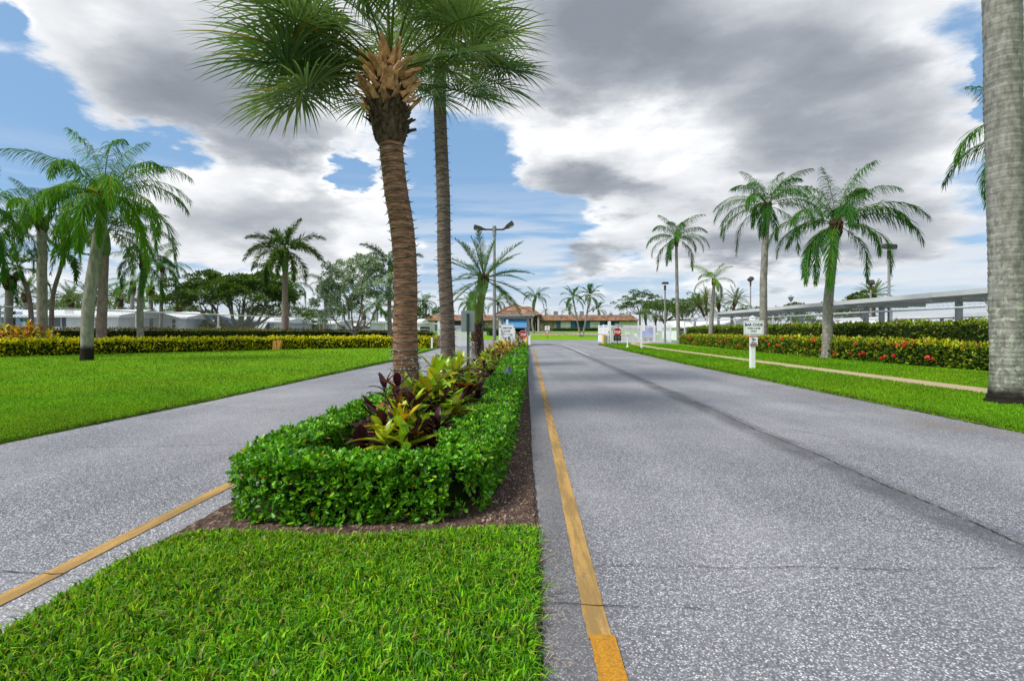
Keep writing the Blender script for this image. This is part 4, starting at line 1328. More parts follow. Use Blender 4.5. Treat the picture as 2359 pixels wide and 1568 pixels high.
ptsA = rel([(bA[0], yA, -.02), pt(933, 780, yA), pt(935, 660, yA), pt(928, 540, yA), pt(910, 420, yA), pt(898, 300, yA), pt(896, 200, yA), pt(898, 135, yA)], bA)
_, cA, rA = sabal('nearest cabbage palm with tan leaf bases and wire wrapped brown trunk', ptsA, [.19, .178, .168, .172, .168, .170, .20, .17], bA, 'bark_sabal', 5, 30, .86,
                  (gz(318, yA), gz(150, yA), .235), [(-14, R(186), .95), (-4, R(205), 1.0), (-22, R(215), .9), (-8, R(168), 1.0), (15, R(185), 1.0), (8, R(205), 1.0), (22, R(172), 1.0), (8, R(165), .9), (37, R(180), 1.05), (0, R(-30), .8), (15, R(225), .95), (29, R(215), 1.0), (29, R(150), 1.0)])
yB = 12.4
bB = (gx(1031, yB), yB, .02)
ptsB = rel([(bB[0], yB, -.02), pt(1031, 760, yB), pt(1024, 600, yB), pt(1021, 450, yB), pt(1015, 300, yB), pt(1013, 200, yB), pt(1018, 125, yB)], bB)
_, cB, rB = sabal('slimmer cabbage palm with grey wire wrapped trunk behind the nearest one', ptsB, [.175, .17, .165, .16, .15, .155, .155], bB, 'bark_sabal2', 9, 26, .92,
                  None, [(-22, R(-8), 1.05), (-4, R(-2), 1.1), (-35, R(-35), .95), (10, R(10), 1.0), (-15, R(-70), 1.0), (30, R(-10), 1.1), (-40, R(205), .9), (-30, R(235), .9), (-12, R(-28), 1.05), (-45, R(262), .9)])
# string lights wound round both trunks
def lights(label, base, c, rr, z0, z1, pitch, seed, wob):
    r_ = random.Random(seed)
    root = thing('string_lights', label, 'string lights', base, 0, 'string lights wound round the island palms')
    cz = np.array([p.z for p in c]); cx_ = np.array([p.x for p in c]); cy_ = np.array([p.y for p in c])
    n = int((z1 - z0) / pitch * 30)
    mb, bb = MB(), MB()
    pts = []
    for i in range(n + 1):
        a = 2 * PI * i / 30
        z = z0 + (z1 - z0) * i / n + wob * math.sin(a * .93 + 1.3 * math.sin(a * .21)) + .010 * r_.uniform(-1, 1)
        R_ = np.interp(z, cz, rr) * 1.035 + .008
        pts.append(Vector((np.interp(z, cz, cx_) + math.cos(a) * R_, np.interp(z, cz, cy_) + math.sin(a) * R_, z)))
        if i % 5 == 0:
            d = Vector((math.cos(a), math.sin(a), r_.uniform(-.9, .9))).normalized()
            p = pts[-1]
            bb.tube([p, p + d * .022], [.006, .006], 4)
            bb.tube([p + d * .022, p + d * .055], [.0045, .002], 4)
    mb.tube(pts, .0045, 4, False)
    mb.build('wire', M['wire'], root)
    bb.build('bulbs', M['wire'], root, kind='stuff')
    # frayed clear bulbs near the foot
    return root
lights('green wire string lights wound round the nearest cabbage palm', bA, cA, rA, .35, gz(318, yA), .135, 2, .022)
lights('green wire string lights wound round the slimmer cabbage palm', bB, cB, rB, .35, gz(300, yB), .20, 4, .03)
mb = MB()
r_ = random.Random(8)
for i in range(70):
    a = r_.uniform(-PI, PI * .2); z = .62 + abs(r_.gauss(0, .22))
    Rz = .205
    p = Vector((np.interp(z, [p.z for p in cA], [p.x for p in cA]) + math.cos(a) * Rz, math.sin(a) * Rz, z))
    d = Vector((math.cos(a) * .5 + r_.gauss(0, .4), math.sin(a) * .5 + r_.gauss(0, .4), r_.gauss(-.3, .6))).normalized()
    mb.tube([p, p + d * .035], [.006, .003], 4)
o = mb.build('bulbs', M['bulb'], bpy.data.objects['string_lights'], kind='stuff', label='loose clear bulbs bunched near the foot')

# --- left lawn palms
QL_SUNLIT = (2.0, 1.55, .6)  # sunlit yellow-green glow multiplied into the frond colour
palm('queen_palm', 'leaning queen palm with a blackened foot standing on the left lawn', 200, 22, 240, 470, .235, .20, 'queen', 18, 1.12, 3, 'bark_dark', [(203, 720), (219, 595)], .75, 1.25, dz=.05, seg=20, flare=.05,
     mul=QL_SUNLIT, key='lit', az0=.4, spear=1.0, extra=[(14, R(-20), 1.12), (0, R(-12), 1.05), (40, R(10), 1.0), (28, R(170), 1.0), (0, R(-95), .9), (-18, R(-80), .9), (-18, R(-60), .8)], group='palms on the left lawn')
palm('queen_palm', 'straight queen palm rising behind the yellow hedge near the left end', 97, 28, 96, 520, .24, .21, 'queen', 15, 1.0, 6, 'bark_queen', [(97, 660)], .8, 1.3, dz=.08, seg=16, mul=QL_SUNLIT, key='lit', az0=1.2, extra=[(52, R(165), 1.1), (28, R(150), 1.1), (-18, R(-90), .9)], group='palms on the left lawn')
palm('royal_palm', 'mauve trunked palm close behind the leaning queen palm', 233, 29.5, 242, 585, .27, .20, 'royal', 14, 1.05, 10, 'bark_mauve', [(236, 690)], 0, 1, 1.3, dz=.08, seg=16, flare=.02, az0=.2, extra=[(22, R(-8), 1.15), (4, R(-15), 1.15), (40, R(5), 1.1), (4, R(-60), 1.0)], group='palms on the left lawn')
palm('queen_palm', 'medium palm with a dark lichened trunk beside the fence post', 324, 31, 331, 615, .185, .15, 'queen', 14, .72, 14, 'bark_queen', [(323, 700)], .55, 1.5, dz=.1, az0=2.0, group='palms on the left lawn')
palm('queen_palm', 'thin pale trunked palm behind the medium left lawn palm', 370, 47, 373, 622, .16, .13, 'queen', 14, .82, 18, 'bark_queen', None, .6, 1.4, dz=.2, seg=10, mul=(1.3, 1.2, .9), key='mid', az0=.9)
palm('queen_palm', 'short palm with yellowing lower fronds left of the thin pale trunk', 346, 48, 348, 675, .20, .17, 'queen', 12, .55, 22, 'bark_queen', None, .9, 1.5, dz=.2, seg=10, mul=(2.6, 1.9, .6), key='yel', az0=.5)
palm('queen_palm', 'pale green palm standing behind the fence left of the medium palm', 300, 52, 306, 668, .2, .17, 'queen', 12, .75, 25, 'bark_queen', None, 1.0, 1.5, dz=.25, seg=10, mul=(1.5, 1.35, .9), key='lit2', az0=2.5)
palm('christmas_palm', 'small palm with curved slim trunk right of the straight left palm', 118, 31, 142, 610, .13, .10, 'adonidia', 12, .95, 28, 'bark_mauve', [(121, 690)], 0, 1, .75, dz=.15, seg=10, az0=.7)
palm('christmas_palm', 'small palm with purplish bent trunk at the left edge', 76, 30.5, 50, 635, .13, .10, 'adonidia', 12, .95, 31, 'bark_mauve', [(68, 690)], 0, 1, .6, dz=.15, seg=10, az0=1.9)
palm('queen_palm', 'stubby palm with ragged brown neck at the far left edge', 17, 30, 22, 655, .19, .19, 'queen', 11, .55, 35, 'bark_queen', None, .9, 1.6, dz=.2, seg=10, az0=.3)
palm('queen_palm', 'palm whose dark fronds hang in from beyond the left edge', -75, 24, -70, 520, .2, .18, 'queen', 15, 1.0, 38, 'bark_queen', None, .7, 1.4, dz=.2, seg=10, az0=.1, extra=[(14, R(5), 1.0), (0, R(-15), 1.0), (-18, R(-5), 1.0)])
for i, (X, y, Yt, s_) in enumerate([(60, 62, 690, 1.3), (162, 68, 700, 1.3), (212, 60, 694, 1.35), (275, 66, 700, 1.25), (412, 80, 716, 1.1)]):
    palm('date_palm', ['date palm with a broad crown over the white home at the left edge', 'date palm between the straight palm and the leaning palm', 'date palm over the white roof beside the leaning trunk', 'date palm behind the mauve trunk', 'small date palm over the long white roof'][i],
         X, y, X, Yt, .28, .28, 'date', 26, s_, 50 + i, 'bark_queen', None, 1.0, 1.4, dz=.5, seg=8, group='date palms behind the mobile homes')
palm('foxtail_palm', 'foxtail palm with bushy drooping plumes beside the orange stump', 656, 39.5, 657, 625, .26, .19, 'foxtail', 10, 1.22, 42, 'bark_mauve', None, 0, 1, 1.7, dz=.1, seg=16, flare=.15, az0=.3, low=.85,
     extra=[(44, R(178), 1.2), (44, R(5), 1.2), (14, R(185), 1.25), (14, R(-8), 1.25), (-4, R(200), 1.15), (-30, R(225), 1.15), (-30, R(-40), 1.15), (-30, R(-85), 1.1), (30, R(-80), 1.1)], spear=1.9)
palm('foxtail_palm', 'foxtail palm half hidden behind the nearest cabbage palm trunk', 898, 41.5, 897, 690, .20, .15, 'foxtail', 8, .95, 44, 'bark_mauve', None, 0, 1, 2.8, dz=.2, seg=12, flare=.1, az0=1.0, extra=[(60, R(182), 1.1), (44, R(10), 1.1), (-4, R(-10), 1.1), (14, R(190), .9)])
palm('queen_palm', 'bright green palm behind the foxtail palm', 660, 58, 668, 662, .17, .14, 'queen', 15, .95, 47, 'bark_queen', None, .7, 1.4, dz=.3, seg=8, mul=(1.4, 1.35, .8), key='lit3', az0=.6)
palm('queen_palm', 'palm with a leaning bare trunk inside the silvery tree', 746, 57, 752, 668, .22, .19, 'queen', 10, .6, 53, 'bark_queen', [(750, 715)], .9, 1.3, dz=.3, seg=9, mul=(1.0, .9, .8), key='dul', az0=.6)
for i, (X, y, Yt, s_, sp, lab) in enumerate([(803, 85, 712, 1.25, 'adonidia', 'little palm framed by the silvery tree branches'), (868, 80, 712, 1.05, 'queen', 'bright small palm left of the nearest cabbage palm trunk'), (838, 72, 735, .9, 'date', 'bushy palm beside the red parked car'),
                                             (974, 98, 700, .85, 'queen', 'twin stemmed palm between the two cabbage palm trunks'), (1076, 108, 703, .95, 'queen', 'palm behind the clubhouse roof left of the lamp post'), (1146, 112, 700, 1.0, 'queen', 'palm behind the clubhouse roof right of the lamp post')]):
    palm('small_palm', lab, X, y, X + 1, Yt, .22, .17, sp, 15, s_, 60 + i, 'bark_queen', None, .7, 1.4, dz=.5, seg=8, group='small palms far behind', mul=(1.1, 1.1, .9), key='far')
palm('small_palm', 'second stem of the twin palm between the two cabbage trunks', 978, 98.5, 980, 706, .2, .16, 'queen', 8, .7, 75, 'bark_queen', None, .5, 1.3, dz=.5, seg=8, group='small palms far behind')
# island date palm pair
palm('pygmy_palm', 'island palm with twin trunks and spreading stiff fronds by the lamp post', 1108, 19, 1113, 655, .16, .12, 'pygmy', 30, 1.0, 81, 'bark_sabal2', [(1104, 745)], .5, 1.6, dz=.08, seg=12, mul=(1.0, 1.0, 1.0), key='py', spear=.9, z0=.02, low=.8)
root = thing('pygmy_palm', 'shorter island palm with a swollen brown fibrous neck beside the twin trunk', 'palm tree', (gx(1093, 18.7), 18.7, .02))
_, c, rr = trunk('trunk', [(0, 0, -.02), (.0, 0, .45), (.02, 0, .9)], [.15, .13, .16], M['bark_queen'], root, 12, .06, .03, .1, .1, 4)
mb = MB()
r_ = random.Random(3)
for i in range(150):
    an = i * 2.4; t = i / 150
    z = .42 + t * 1.2
    rad_ = .12 + .08 * math.sin(PI * min(1, t * 1.05)) + .0
    p = Vector((math.cos(an) * rad_ * .8 + .02 + t * .08, math.sin(an) * rad_ * .8, z))
    d = Vector((math.cos(an) * .6 + r_.gauss(0, .2), math.sin(an) * .6, r_.uniform(-.3, .9))).normalized()
    mb.tube([p, p + d * r_.uniform(.04, .12)], [.03, .006], 4)
mb.tube([(.01, 0, .4), (.05, 0, .95), (.08, 0, 1.7)], [.10, .15, .10], 10)
mb.build('fibrous_neck', M['shag'], root)
mb = MB()
for i in range(34):
    an = i * 2.4
    mb.tube([Vector((.09 + math.cos(an) * .08, math.sin(an) * .08, 1.55)), Vector((.10 + math.cos(an) * .20, math.sin(an) * .20, 2.1)), Vector((.12 + math.cos(an) * .30, math.sin(an) * .30, 2.7))], [.035, .026, .012], 4)
mb.build('leaf_stalks', M['petiole'], root)
crown(root, Vector((.10, 0, 2.45)), 'pygmy', 13, .46, 83, (1.3, 1.35, .8), 'pyl', emin=-34)

# --- right hand row
GR = 'palms rising from the hedges on the right'
palm('queen_palm', 'slim dark trunked queen palm nearest the right gate', 1564, 49.5, 1558, 560, .19, .13, 'queen', 15, .98, 91, 'bark_queen', [(1560, 680)], .9, 1.35, dz=.15, az0=.3, group=GR, extra=[(66, R(40), 1.0), (28, R(190), 1.0), (28, R(-10), 1.0)])
palm('queen_palm', 'short yellowish palm in the ixora hedge on the right', 1636, 42.6, 1645, 652, .21, .12, 'queen', 9, .62, 95, 'bark_queen', [(1640, 720)], .5, 1.4, dz=.15, mul=(3.0, 1.8, 1.3), key='yel2', az0=.4, spear=1.0, group=GR, emin=0)
palm('queen_palm', 'tall queen palm directly behind the bar code sign', 1760, 32.4, 1767, 490, .25, .17, 'queen', 16, 1.0, 98, 'bark_queen', [(1759, 650)], .9, 1.4, dz=.1, seg=16, az0=.9, group=GR, spear=1.3, extra=[(28, R(180), 1.1), (14, R(172), 1.1), (28, R(-5), 1.1), (66, R(20), 1.0), (0, R(-120), 1.0)])
palm('queen_palm', 'queen palm with a wide arching crown nearest along the ixora hedge', 1906, 23.7, 1925, 535, .235, .17, 'queen', 16, 1.0, 101, 'bark_queen', [(1908, 700)], .7, 1.5, dz=.08, seg=18, az0=1.5, group=GR, extra=[(40, R(-5), 1.1), (28, R(-15), 1.12), (28, R(175), 1.0), (-18, R(-130), 1.05), (-18, R(-150), .95), (82, R(0), 1.0), (66, R(10), 1.0)])
palm('royal_palm', 'massive lichened palm trunk at the right edge of the verge', 2322, 9.07, 2309, -620, .235, .272, 'royal', 12, 1.2, 105, 'bark_royal', [(2320, 700), (2314, 350), (2308, 0)], 0, 1, 1.4, dz=.04, seg=30, flare=.62, az0=.5)
palm('queen_palm', 'queen palm whose fronds show on both sides of the massive trunk', 2440, 16.5, 2425, 330, .22, .18, 'queen', 12, .9, 109, 'bark_queen', None, .7, 1.4, dz=.15, seg=14, az0=.2, mul=(1.3, 1.2, .9), key='mid', extra=[(28, R(183), 1.05), (14, R(190), 1.0), (40, R(200), .9)])

# clubhouse palms
palm('queen_palm', 'queen palm in front of the clubhouse entrance roof', 1230, 100, 1233, 690, .22, .17, 'queen', 14, .95, 121, 'bark_queen', [(1226, 740)], .9, 1.4, dz=.4, seg=8, az0=.5)
palm('christmas_palm', 'left one of two curved palms in front of the blue clubhouse doors', 1337.5, 84, 1322, 698, .17, .12, 'adonidia', 14, 1.2, 125, 'bark_queen', [(1331, 745)], 0, 1, .9, dz=.4, seg=8, az0=.5, group='curved palms in front of the clubhouse')
palm('christmas_palm', 'right one of two curved palms in front of the blue clubhouse doors', 1342, 84, 1357, 694, .17, .12, 'adonidia', 14, 1.2, 128, 'bark_queen', [(1348, 745)], 0, 1, .9, dz=.4, seg=8, az0=1.5, group='curved palms in front of the clubhouse')
for i, (X, y, Yt, s_, lab) in enumerate([(1311, 150, 722, 1.5, 'palm top showing over the clubhouse roof behind the left curved palm'), (1378, 150, 718, 1.7, 'palm top showing over the clubhouse roof right of the curved palms'), (1257, 160, 724, .9, 'tiny palm top beside the clubhouse entrance roof')]):
    palm('small_palm', lab, X, y, X, Yt, .25, .2, 'adonidia', 12, s_, 130 + i, 'bark_queen', None, 0, 1, .6, dz=1, seg=8, group='palm tops over the clubhouse roof')
GQ = 'leaning palms behind the white gate'
for i, (X, y, Xt, Yt, s_, lab, mul) in enumerate([(1648, 80, 1612, 707, 1.0, 'leaning palm left of the short yellowish palm', (1, 1, 1)), (1630, 82, 1626, 690, .9, 'upright palm with golden centre behind the carport end', (1.8, 1.4, .7)), (1662, 78, 1655, 706, 1.0, 'palm behind the short yellowish palm trunk', (1, 1, 1)),
                                              (1670, 76, 1693, 700, 1.05, 'leaning palm with dense dark crown behind the carport', (1, 1, 1)), (1490, 105, 1487, 735, .8, 'fan topped palm at the right end of the clubhouse', (1.2, 1.2, .8)), (1511, 108, 1510, 738, .8, 'second palm at the right end of the clubhouse', (1.1, 1.1, .8)),
                                              (2012, 58, 2012, 690, 1.0, 'shaggy palm beside the square floodlight behind the fence', (1.2, 1.2, .8))]):
    palm('small_palm', lab, X, y, Xt, Yt, .24, .19, 'date', 34, s_, 140 + i, 'shag', None, .9, 1.5, dz=.5, seg=8, group=GQ, mul=mul, key='g%d' % i)

# ================================================================ broadleaf trees
def btree(name, label, X, y, h_fork, crownpts, clump, nleaf, lsize, pal, r0, seed, flat=.6, z0=None, group=None, limbs=None, cat='tree', lw=.5, base_h=None, gapf=1.0):
    zb = zg(y) if z0 is None else z0
    bx = gx(X, y)
    r_ = random.Random(seed)
    root = thing(name, label, cat, (bx, y, zb), 0, group)
    mb = MB()
    fork = Vector((0, 0, h_fork))
    mb.tube([(0, 0, -.05), (r0 * .1, 0, h_fork * .3), fork], [r0 * 1.35, r0 * 1.02, r0 * .9], 9)
    ends = []
    cps = [Vector(p) for p in crownpts]
    for p in (limbs or cps):
        p = Vector(p)
        m1 = fork.lerp(p, .35) + Vector((p.x * .12, p.y * .12, -.04 * p.length)) + Vector((r_.gauss(0, .15), r_.gauss(0, .15), 0))
        m2 = fork.lerp(p, .7) + Vector((r_.gauss(0, .2), r_.gauss(0, .2), r_.gauss(0, .1)))
        mb.tube([fork - Vector((0, 0, .1)), m1, m2, p], [r0 * .55, r0 * .36, r0 * .2, r0 * .07], 6)
        for _ in range(2):
            t_ = m2 + Vector((r_.gauss(0, clump * .8), r_.gauss(0, clump * .8), abs(r_.gauss(0, clump * .6))))
            mb.tube([m1.lerp(m2, .6), m2.lerp(t_, .5), t_], [r0 * .2, r0 * .12, r0 * .04], 5)
    mb.build('trunk', M['bark_tree'], root, True)
    P, Dn = [], []
    per = nleaf // len(cps)
    for p in cps:
        cr = clump * r_.uniform(.7, 1.3)
        sub = [np.array(p) + rng.normal(0, .55, 3) * cr * np.array([1, 1, flat]) for _ in range(6)]
        for s_ in sub:
            k = per // 6
            d = rng.normal(size=(k, 3)); d /= np.linalg.norm(d, axis=1)[:, None]
            d[:, 2] = np.abs(d[:, 2]) * 1.0 - .25
            rad_ = cr * .52 * rng.uniform(.25, 1, k)[:, None] ** .6
            P.append(s_ + d * rad_ * np.array([1, 1, flat]))
            Dn.append(d + rng.normal(0, .6, (k, 3)) + np.array([0, 0, .15]))
    P = np.concatenate(P); Dn = np.concatenate(Dn)
    o = link('crown', leafcloud('crown', P, Dn, lsize * rng.uniform(.6, 1.3, len(P)), lw * .5 * np.ones(len(P)), M['leaf'], pick(len(P), pal)), root)
    o['kind'] = 'stuff'
    return root
def dome(n, rx, ry, z0, rz, seed, inner=.35):
    r_ = random.Random(seed)
    out = []
    for k in range(n):
        a = k * 2.39996
        q_ = math.sqrt((k + .6) / n)
        out.append((rx * q_ * math.cos(a) * r_.uniform(.85, 1.08), ry * q_ * math.sin(a) * r_.uniform(.85, 1.08), z0 + rz * math.sqrt(max(0, 1 - q_ * q_ * .96)) * r_.uniform(.65, 1.05)))
    return out
DK = [(5, (.040, .095, .012), .3), (3, (.075, .150, .014), .25), (1.2, (.14, .22, .018), .2)]
SILV = [(5, (.30, .40, .34), .2), (3, (.44, .54, .46), .2), (2, (.10, .16, .12), .25)]
OLV = [(5, (.05, .085, .014), .3), (3, (.10, .14, .02), .25)]
PINE = [(5, (.022, .045, .028), .3), (2, (.05, .08, .04), .3)]
btree('banyan_tree', 'spreading dark green tree with many limbs in front of the blue home', 545, 50, 1.5, dome(34, 5.9, 4.6, 3.5, 3.1, 3), 1.5, 34000, .24, DK, .42, 3, .55, limbs=dome(14, 5.2, 3.8, 3.2, 2.2, 5))
btree('buttonwood_tree', 'silvery green tree with slender forked limbs above the dark hedge', 816, 40.6, 1.15, [(x, y_, z) for x, y_, z in [(-2.9, 0, 3.2), (-2.3, .6, 4.2), (-1.6, -.3, 5.2), (-1.0, .5, 6.2), (-.5, -.5, 5.4), (.1, .3, 6.5), (.7, -.2, 6.7), (1.2, .6, 6.1), (1.8, -.3, 5.7), (2.4, .3, 4.9), (2.8, 0, 4.0), (-.9, 0, 4.2), (.3, .4, 4.9), (1.4, 0, 4.6), (-2.0, 0, 5.0), (.9, -.4, 3.9), (2.2, .2, 6.0), (-1.5, .4, 3.6), (-.2, 0, 3.9)]] , 1.0, 19000, .19, SILV, .17, 7, 1.15, limbs=[(-2.4, 0, 3.0), (-1.6, .3, 4.6), (-.4, -.3, 4.8), (.8, .2, 5.0), (1.7, .1, 3.6), (2.3, 0, 3.9), (1.3, -.2, 5.2)])
btree('shade_tree', 'tall flat topped tree above the right end of the clubhouse', 1474, 150, 5.0, [(-6, 0, 7.2), (-4.6, 1, 8.6), (-3.0, 0, 9.8), (-1.2, 1, 10.8), (.6, 0, 11.2), (2.4, 0, 10.4), (3.8, 1, 9.4), (5.0, 0, 8.2), (6.0, 0, 7.6), (-1.0, 0, 8.2), (1.5, 0, 8.4), (-3.5, 0, 7.4)], 1.9, 5200, .42, DK, .30, 11, .55, z0=1.2)
btree('shade_tree', 'wide green tree right of the clubhouse behind the white gate', 1530, 112, 2.2, dome(14, 5.5, 4, 3.4, 3.0, 13), 1.8, 5000, .36, DK, .32, 13, .6, z0=1.2)
btree('shade_tree', 'dense green tree behind the slim dark trunked palm', 1578, 104, 2.2, dome(14, 4.6, 3, 3.2, 3.4, 15), 1.8, 4600, .36, DK, .32, 17, .6, z0=.9)
for i, (X, y, rx, zc, rz, pal, lab) in enumerate([
        (1712, 96, 3.2, 2.6, 2.2, DK, 'bushy tree behind the carport left of the bar code sign'), (1790, 92, 3.6, 2.3, 2.2, DK, 'sprawling tree under the carport roof right of the bar code palm'), (1830, 100, 2.4, 3.6, 2.0, OLV, 'slender umbrella tree seen beneath the carport roof'),
        (1925, 84, 3.6, 2.6, 2.6, DK, 'dark tree under the carport behind the nearest queen palm'), (1986, 66, 2.2, 3.6, 2.8, OLV, 'round olive tree beside the square floodlight'), (1965, 90, 2.6, 2.2, 1.6, DK, 'low tree behind the fence right of the nearest queen palm'), (1855, 120, 3.2, 1.8, 1.4, DK, 'far low tree beneath the middle of the carport')]):
    btree('background_tree', lab, X, y, zc * .6, dome(9, rx, rx * .7, zc, rz, 30 + i), rx * .42, 3000, .30, pal, .16, 40 + i, .6, group='trees beyond the right fence')
for i, (X, y, rx, zc, rz, pal, lab) in enumerate([
        (175, 92, 4.5, 3.0, 4.2, OLV, 'dark tree behind the leftmost white home'), (268, 88, 5.0, 3.0, 4.6, DK, 'dense tree behind the mauve trunked palm'), (430, 98, 3.5, 3.0, 2.4, DK, 'dark low tree over the long white roof'),
        (595, 100, 4.0, 3.0, 2.0, DK, 'low tree line right of the banyan trunk'), (685, 110, 3.6, 2.6, 2.2, OLV, 'olive tree over the cream home'), (770, 140, 4.2, 3.4, 3.0, PINE, 'dark pine clump beside the looped lamp'), (722, 130, 3.6, 2.6, 2.0, DK, 'low tree over the flat white roof'),
        (920, 120, 4.0, 2.8, 2.4, DK, 'round tree behind the nearest cabbage palm trunk'), (948, 96, 2.6, 2.6, 2.2, DK, 'small tree at the left end of the clubhouse'), (1013, 150, 3.0, 4.2, 2.4, DK, 'tree top above the left clubhouse roof'), (120, 78, 4.0, 3.0, 3.0, DK, 'dark tree between the two left queen palms')]):
    btree('background_tree', lab, X, y, zc * .6, dome(9, rx, rx * .7, zc, rz, 60 + i), rx * .45, 2600, .34, pal, .16, 70 + i, .6, group='trees beyond the left fence')
# clipped shrubs
def ball(label, X, y, w, d, h, n, size, pal, seed, z0=None, boxy=4.0, name='clipped_shrub', group=None):
    zb = zg(y) if z0 is None else z0
    root = thing(name, label, 'shrub', (gx(X, y), y, zb), 0, group)
    u = rng.normal(size=(n, 3)); u /= (np.abs(u) ** boxy).sum(1)[:, None] ** (1 / boxy)
    P = u * np.array([w / 2, d / 2, h / 2]) * rng.uniform(.86, 1.04, n)[:, None] + np.array([0, 0, h / 2])
    P = P[P[:, 2] > .02]
    o = link('foliage', leafcloud('foliage', P, unit(P - np.array([0, 0, h / 2])) + rng.normal(0, .5, P.shape) + [0, 0, .3], size * rng.uniform(.7, 1.2, len(P)), np.full(len(P), .28), M['leaf'], pick(len(P), pal)), root)
    o['kind'] = 'stuff'
    MB().lathe([(w * .30, 0), (w * .40, h * .25), (w * .40, h * .7), (w * .2, h * .9)], 10).build('twigs', M['hedgecore'], root)
ball('clipped boxy green shrub beside the gatehouse on the far lawn', 1138, 88, 2.3, 2.0, 1.15, 1500, .16, [(1, (.03, .085, .012), .25)], 1)
ball('dark ball shaped shrub in front of the blue home', 479, 57, 1.55, 1.5, 2.4, 1600, .16, [(1, (.020, .045, .010), .25)], 2, boxy=2.4)
ball('dark rounded shrub beside the leaning palm trunk in front of the cream home', 741, 68, 2.0, 1.8, 2.2, 1200, .2, DK, 3, boxy=2.2)
ball('green bush left of the white porch door', 688, 68, 1.5, 1.3, 1.9, 1000, .2, DK, 4, boxy=2.2)
ball('low olive bush at the foot of the white home with awnings', 774, 70, 1.6, 1.3, 1.1, 800, .18, OLV, 5, boxy=2.6)
ball('dark leafy shrub below the slanted awning of the grey home', 594, 60, 2.2, 1.4, 1.25, 1000, .2, PINE, 6, boxy=2.4)
for i, (X, w) in enumerate([(1292, 5.0), (1322, 4.4), (1352, 4.6), (1374, 3.4), (1050, 4.5), (1124, 3.0), (1399, 4)]):
    ball(['olive foundation hedge under the stone wall right of the entrance', 'olive foundation hedge under the first white wall panel', 'olive foundation hedge under the middle blue doors', 'olive foundation hedge beside the white vinyl panel', 'olive foundation hedge at the left clubhouse wing', 'olive foundation hedge under the left stone wall', 'olive foundation hedge behind the gate post'][i],
         X, 115, w, .9, .75, 700, .2, OLV, 10 + i, name='foundation_hedge', group='foundation hedges along the clubhouse')

# ================================================================ lettering
def text(s, w, h, loc, mat, parent, bold=.02, rot=(R(90), 0, 0), name='lettering', shear=0.0):
    cu = bpy.data.curves.new(name, 'FONT')
    cu.body = s
    cu.align_x, cu.align_y = 'CENTER', 'CENTER'
    cu.offset = bold
    cu.extrude = .015
    cu.shear = shear
    cu.resolution_u = 3
    o = bpy.data.objects.new(name, cu)
    COL.objects.link(o)
    bpy.context.view_layer.update()
    me = bpy.data.meshes.new_from_object(o.evaluated_get(bpy.context.evaluated_depsgraph_get()))
    bpy.data.objects.remove(o)
    me.name = name
    co = np.empty(len(me.vertices) * 3, dtype=np.float32)
    me.vertices.foreach_get('co', co)
    co = co.reshape(-1, 3)
    lo, hi = co.min(0), co.max(0)
    co = (co - (lo + hi) / 2)
    co[:, 0] *= w / (hi[0] - lo[0])
    co[:, 1] *= h / (hi[1] - lo[1])
    co[:, 2] *= .003 / max(hi[2] - lo[2], 1e-6)
    me.vertices.foreach_set('co', co.ravel())
    me.materials.clear()
    me.materials.append(mat)
    me.update()
    return link(name, me, parent, loc, rot)
def rrect(w, h, r, k=5):
    out = []
    for cx, cy, a0 in ((w / 2 - r, h / 2 - r, 0), (-w / 2 + r, h / 2 - r, 90), (-w / 2 + r, -h / 2 + r, 180), (w / 2 - r, -h / 2 + r, 270)):
        for i in range(k + 1):
            a = R(a0 + 90 * i / k)
            out.append((cx + r * math.cos(a), cy + r * math.sin(a)))
    return out
def plate(name, poly, y0, y1, z, mat, parent, x=0.0, **kw):
    return MB().prism([(p[0] + x, p[1] + z) for p in poly], y0, y1, 'y').build(name, mat, parent, **kw)
def ringplate(name, o, i, y0, y1, z, mat, parent, x=0.0):
    n = len(o)
    v = [(p[0] + x, y0, p[1] + z) for p in o] + [(p[0] + x, y0, p[1] + z) for p in i] + [(p[0] + x, y1, p[1] + z) for p in o] + [(p[0] + x, y1, p[1] + z) for p in i]
    f = []
    for k in range(n):
        k2 = (k + 1) % n
        f += [(k, k2, n + k2, n + k), (k, 2 * n + k, 2 * n + k2, k2), (n + k, n + k2, 3 * n + k2, 3 * n + k)]
    return MB().add(v, f).build(name, mat, parent)
def capped_post(root, w, h, x=0.0, y=0.0, mat=None, name='post'):
    p = MB().box(x - w / 2, y - w / 2, 0, x + w / 2, y + w / 2, h - .05).build(name, mat or M['vinyl'], root, bevel=.006)
    m = MB().box(x - w / 2 - .008, y - w / 2 - .008, h - .05, x + w / 2 + .008, y + w / 2 + .008, h - .02)
    m.add([(x - w / 2, y - w / 2, h - .02), (x + w / 2, y - w / 2, h - .02), (x + w / 2, y + w / 2, h - .02), (x - w / 2, y + w / 2, h - .02), (x, y, h + .02)], [(0, 1, 4), (1, 2, 4), (2, 3, 4), (3, 0, 4)])
    m.build('post_cap', mat or M['vinyl'], p)
    return p
def octagon(r):
    return [(r * math.cos(R(22.5 + 45 * k)), r * math.sin(R(22.5 + 45 * k))) for k in range(8)]

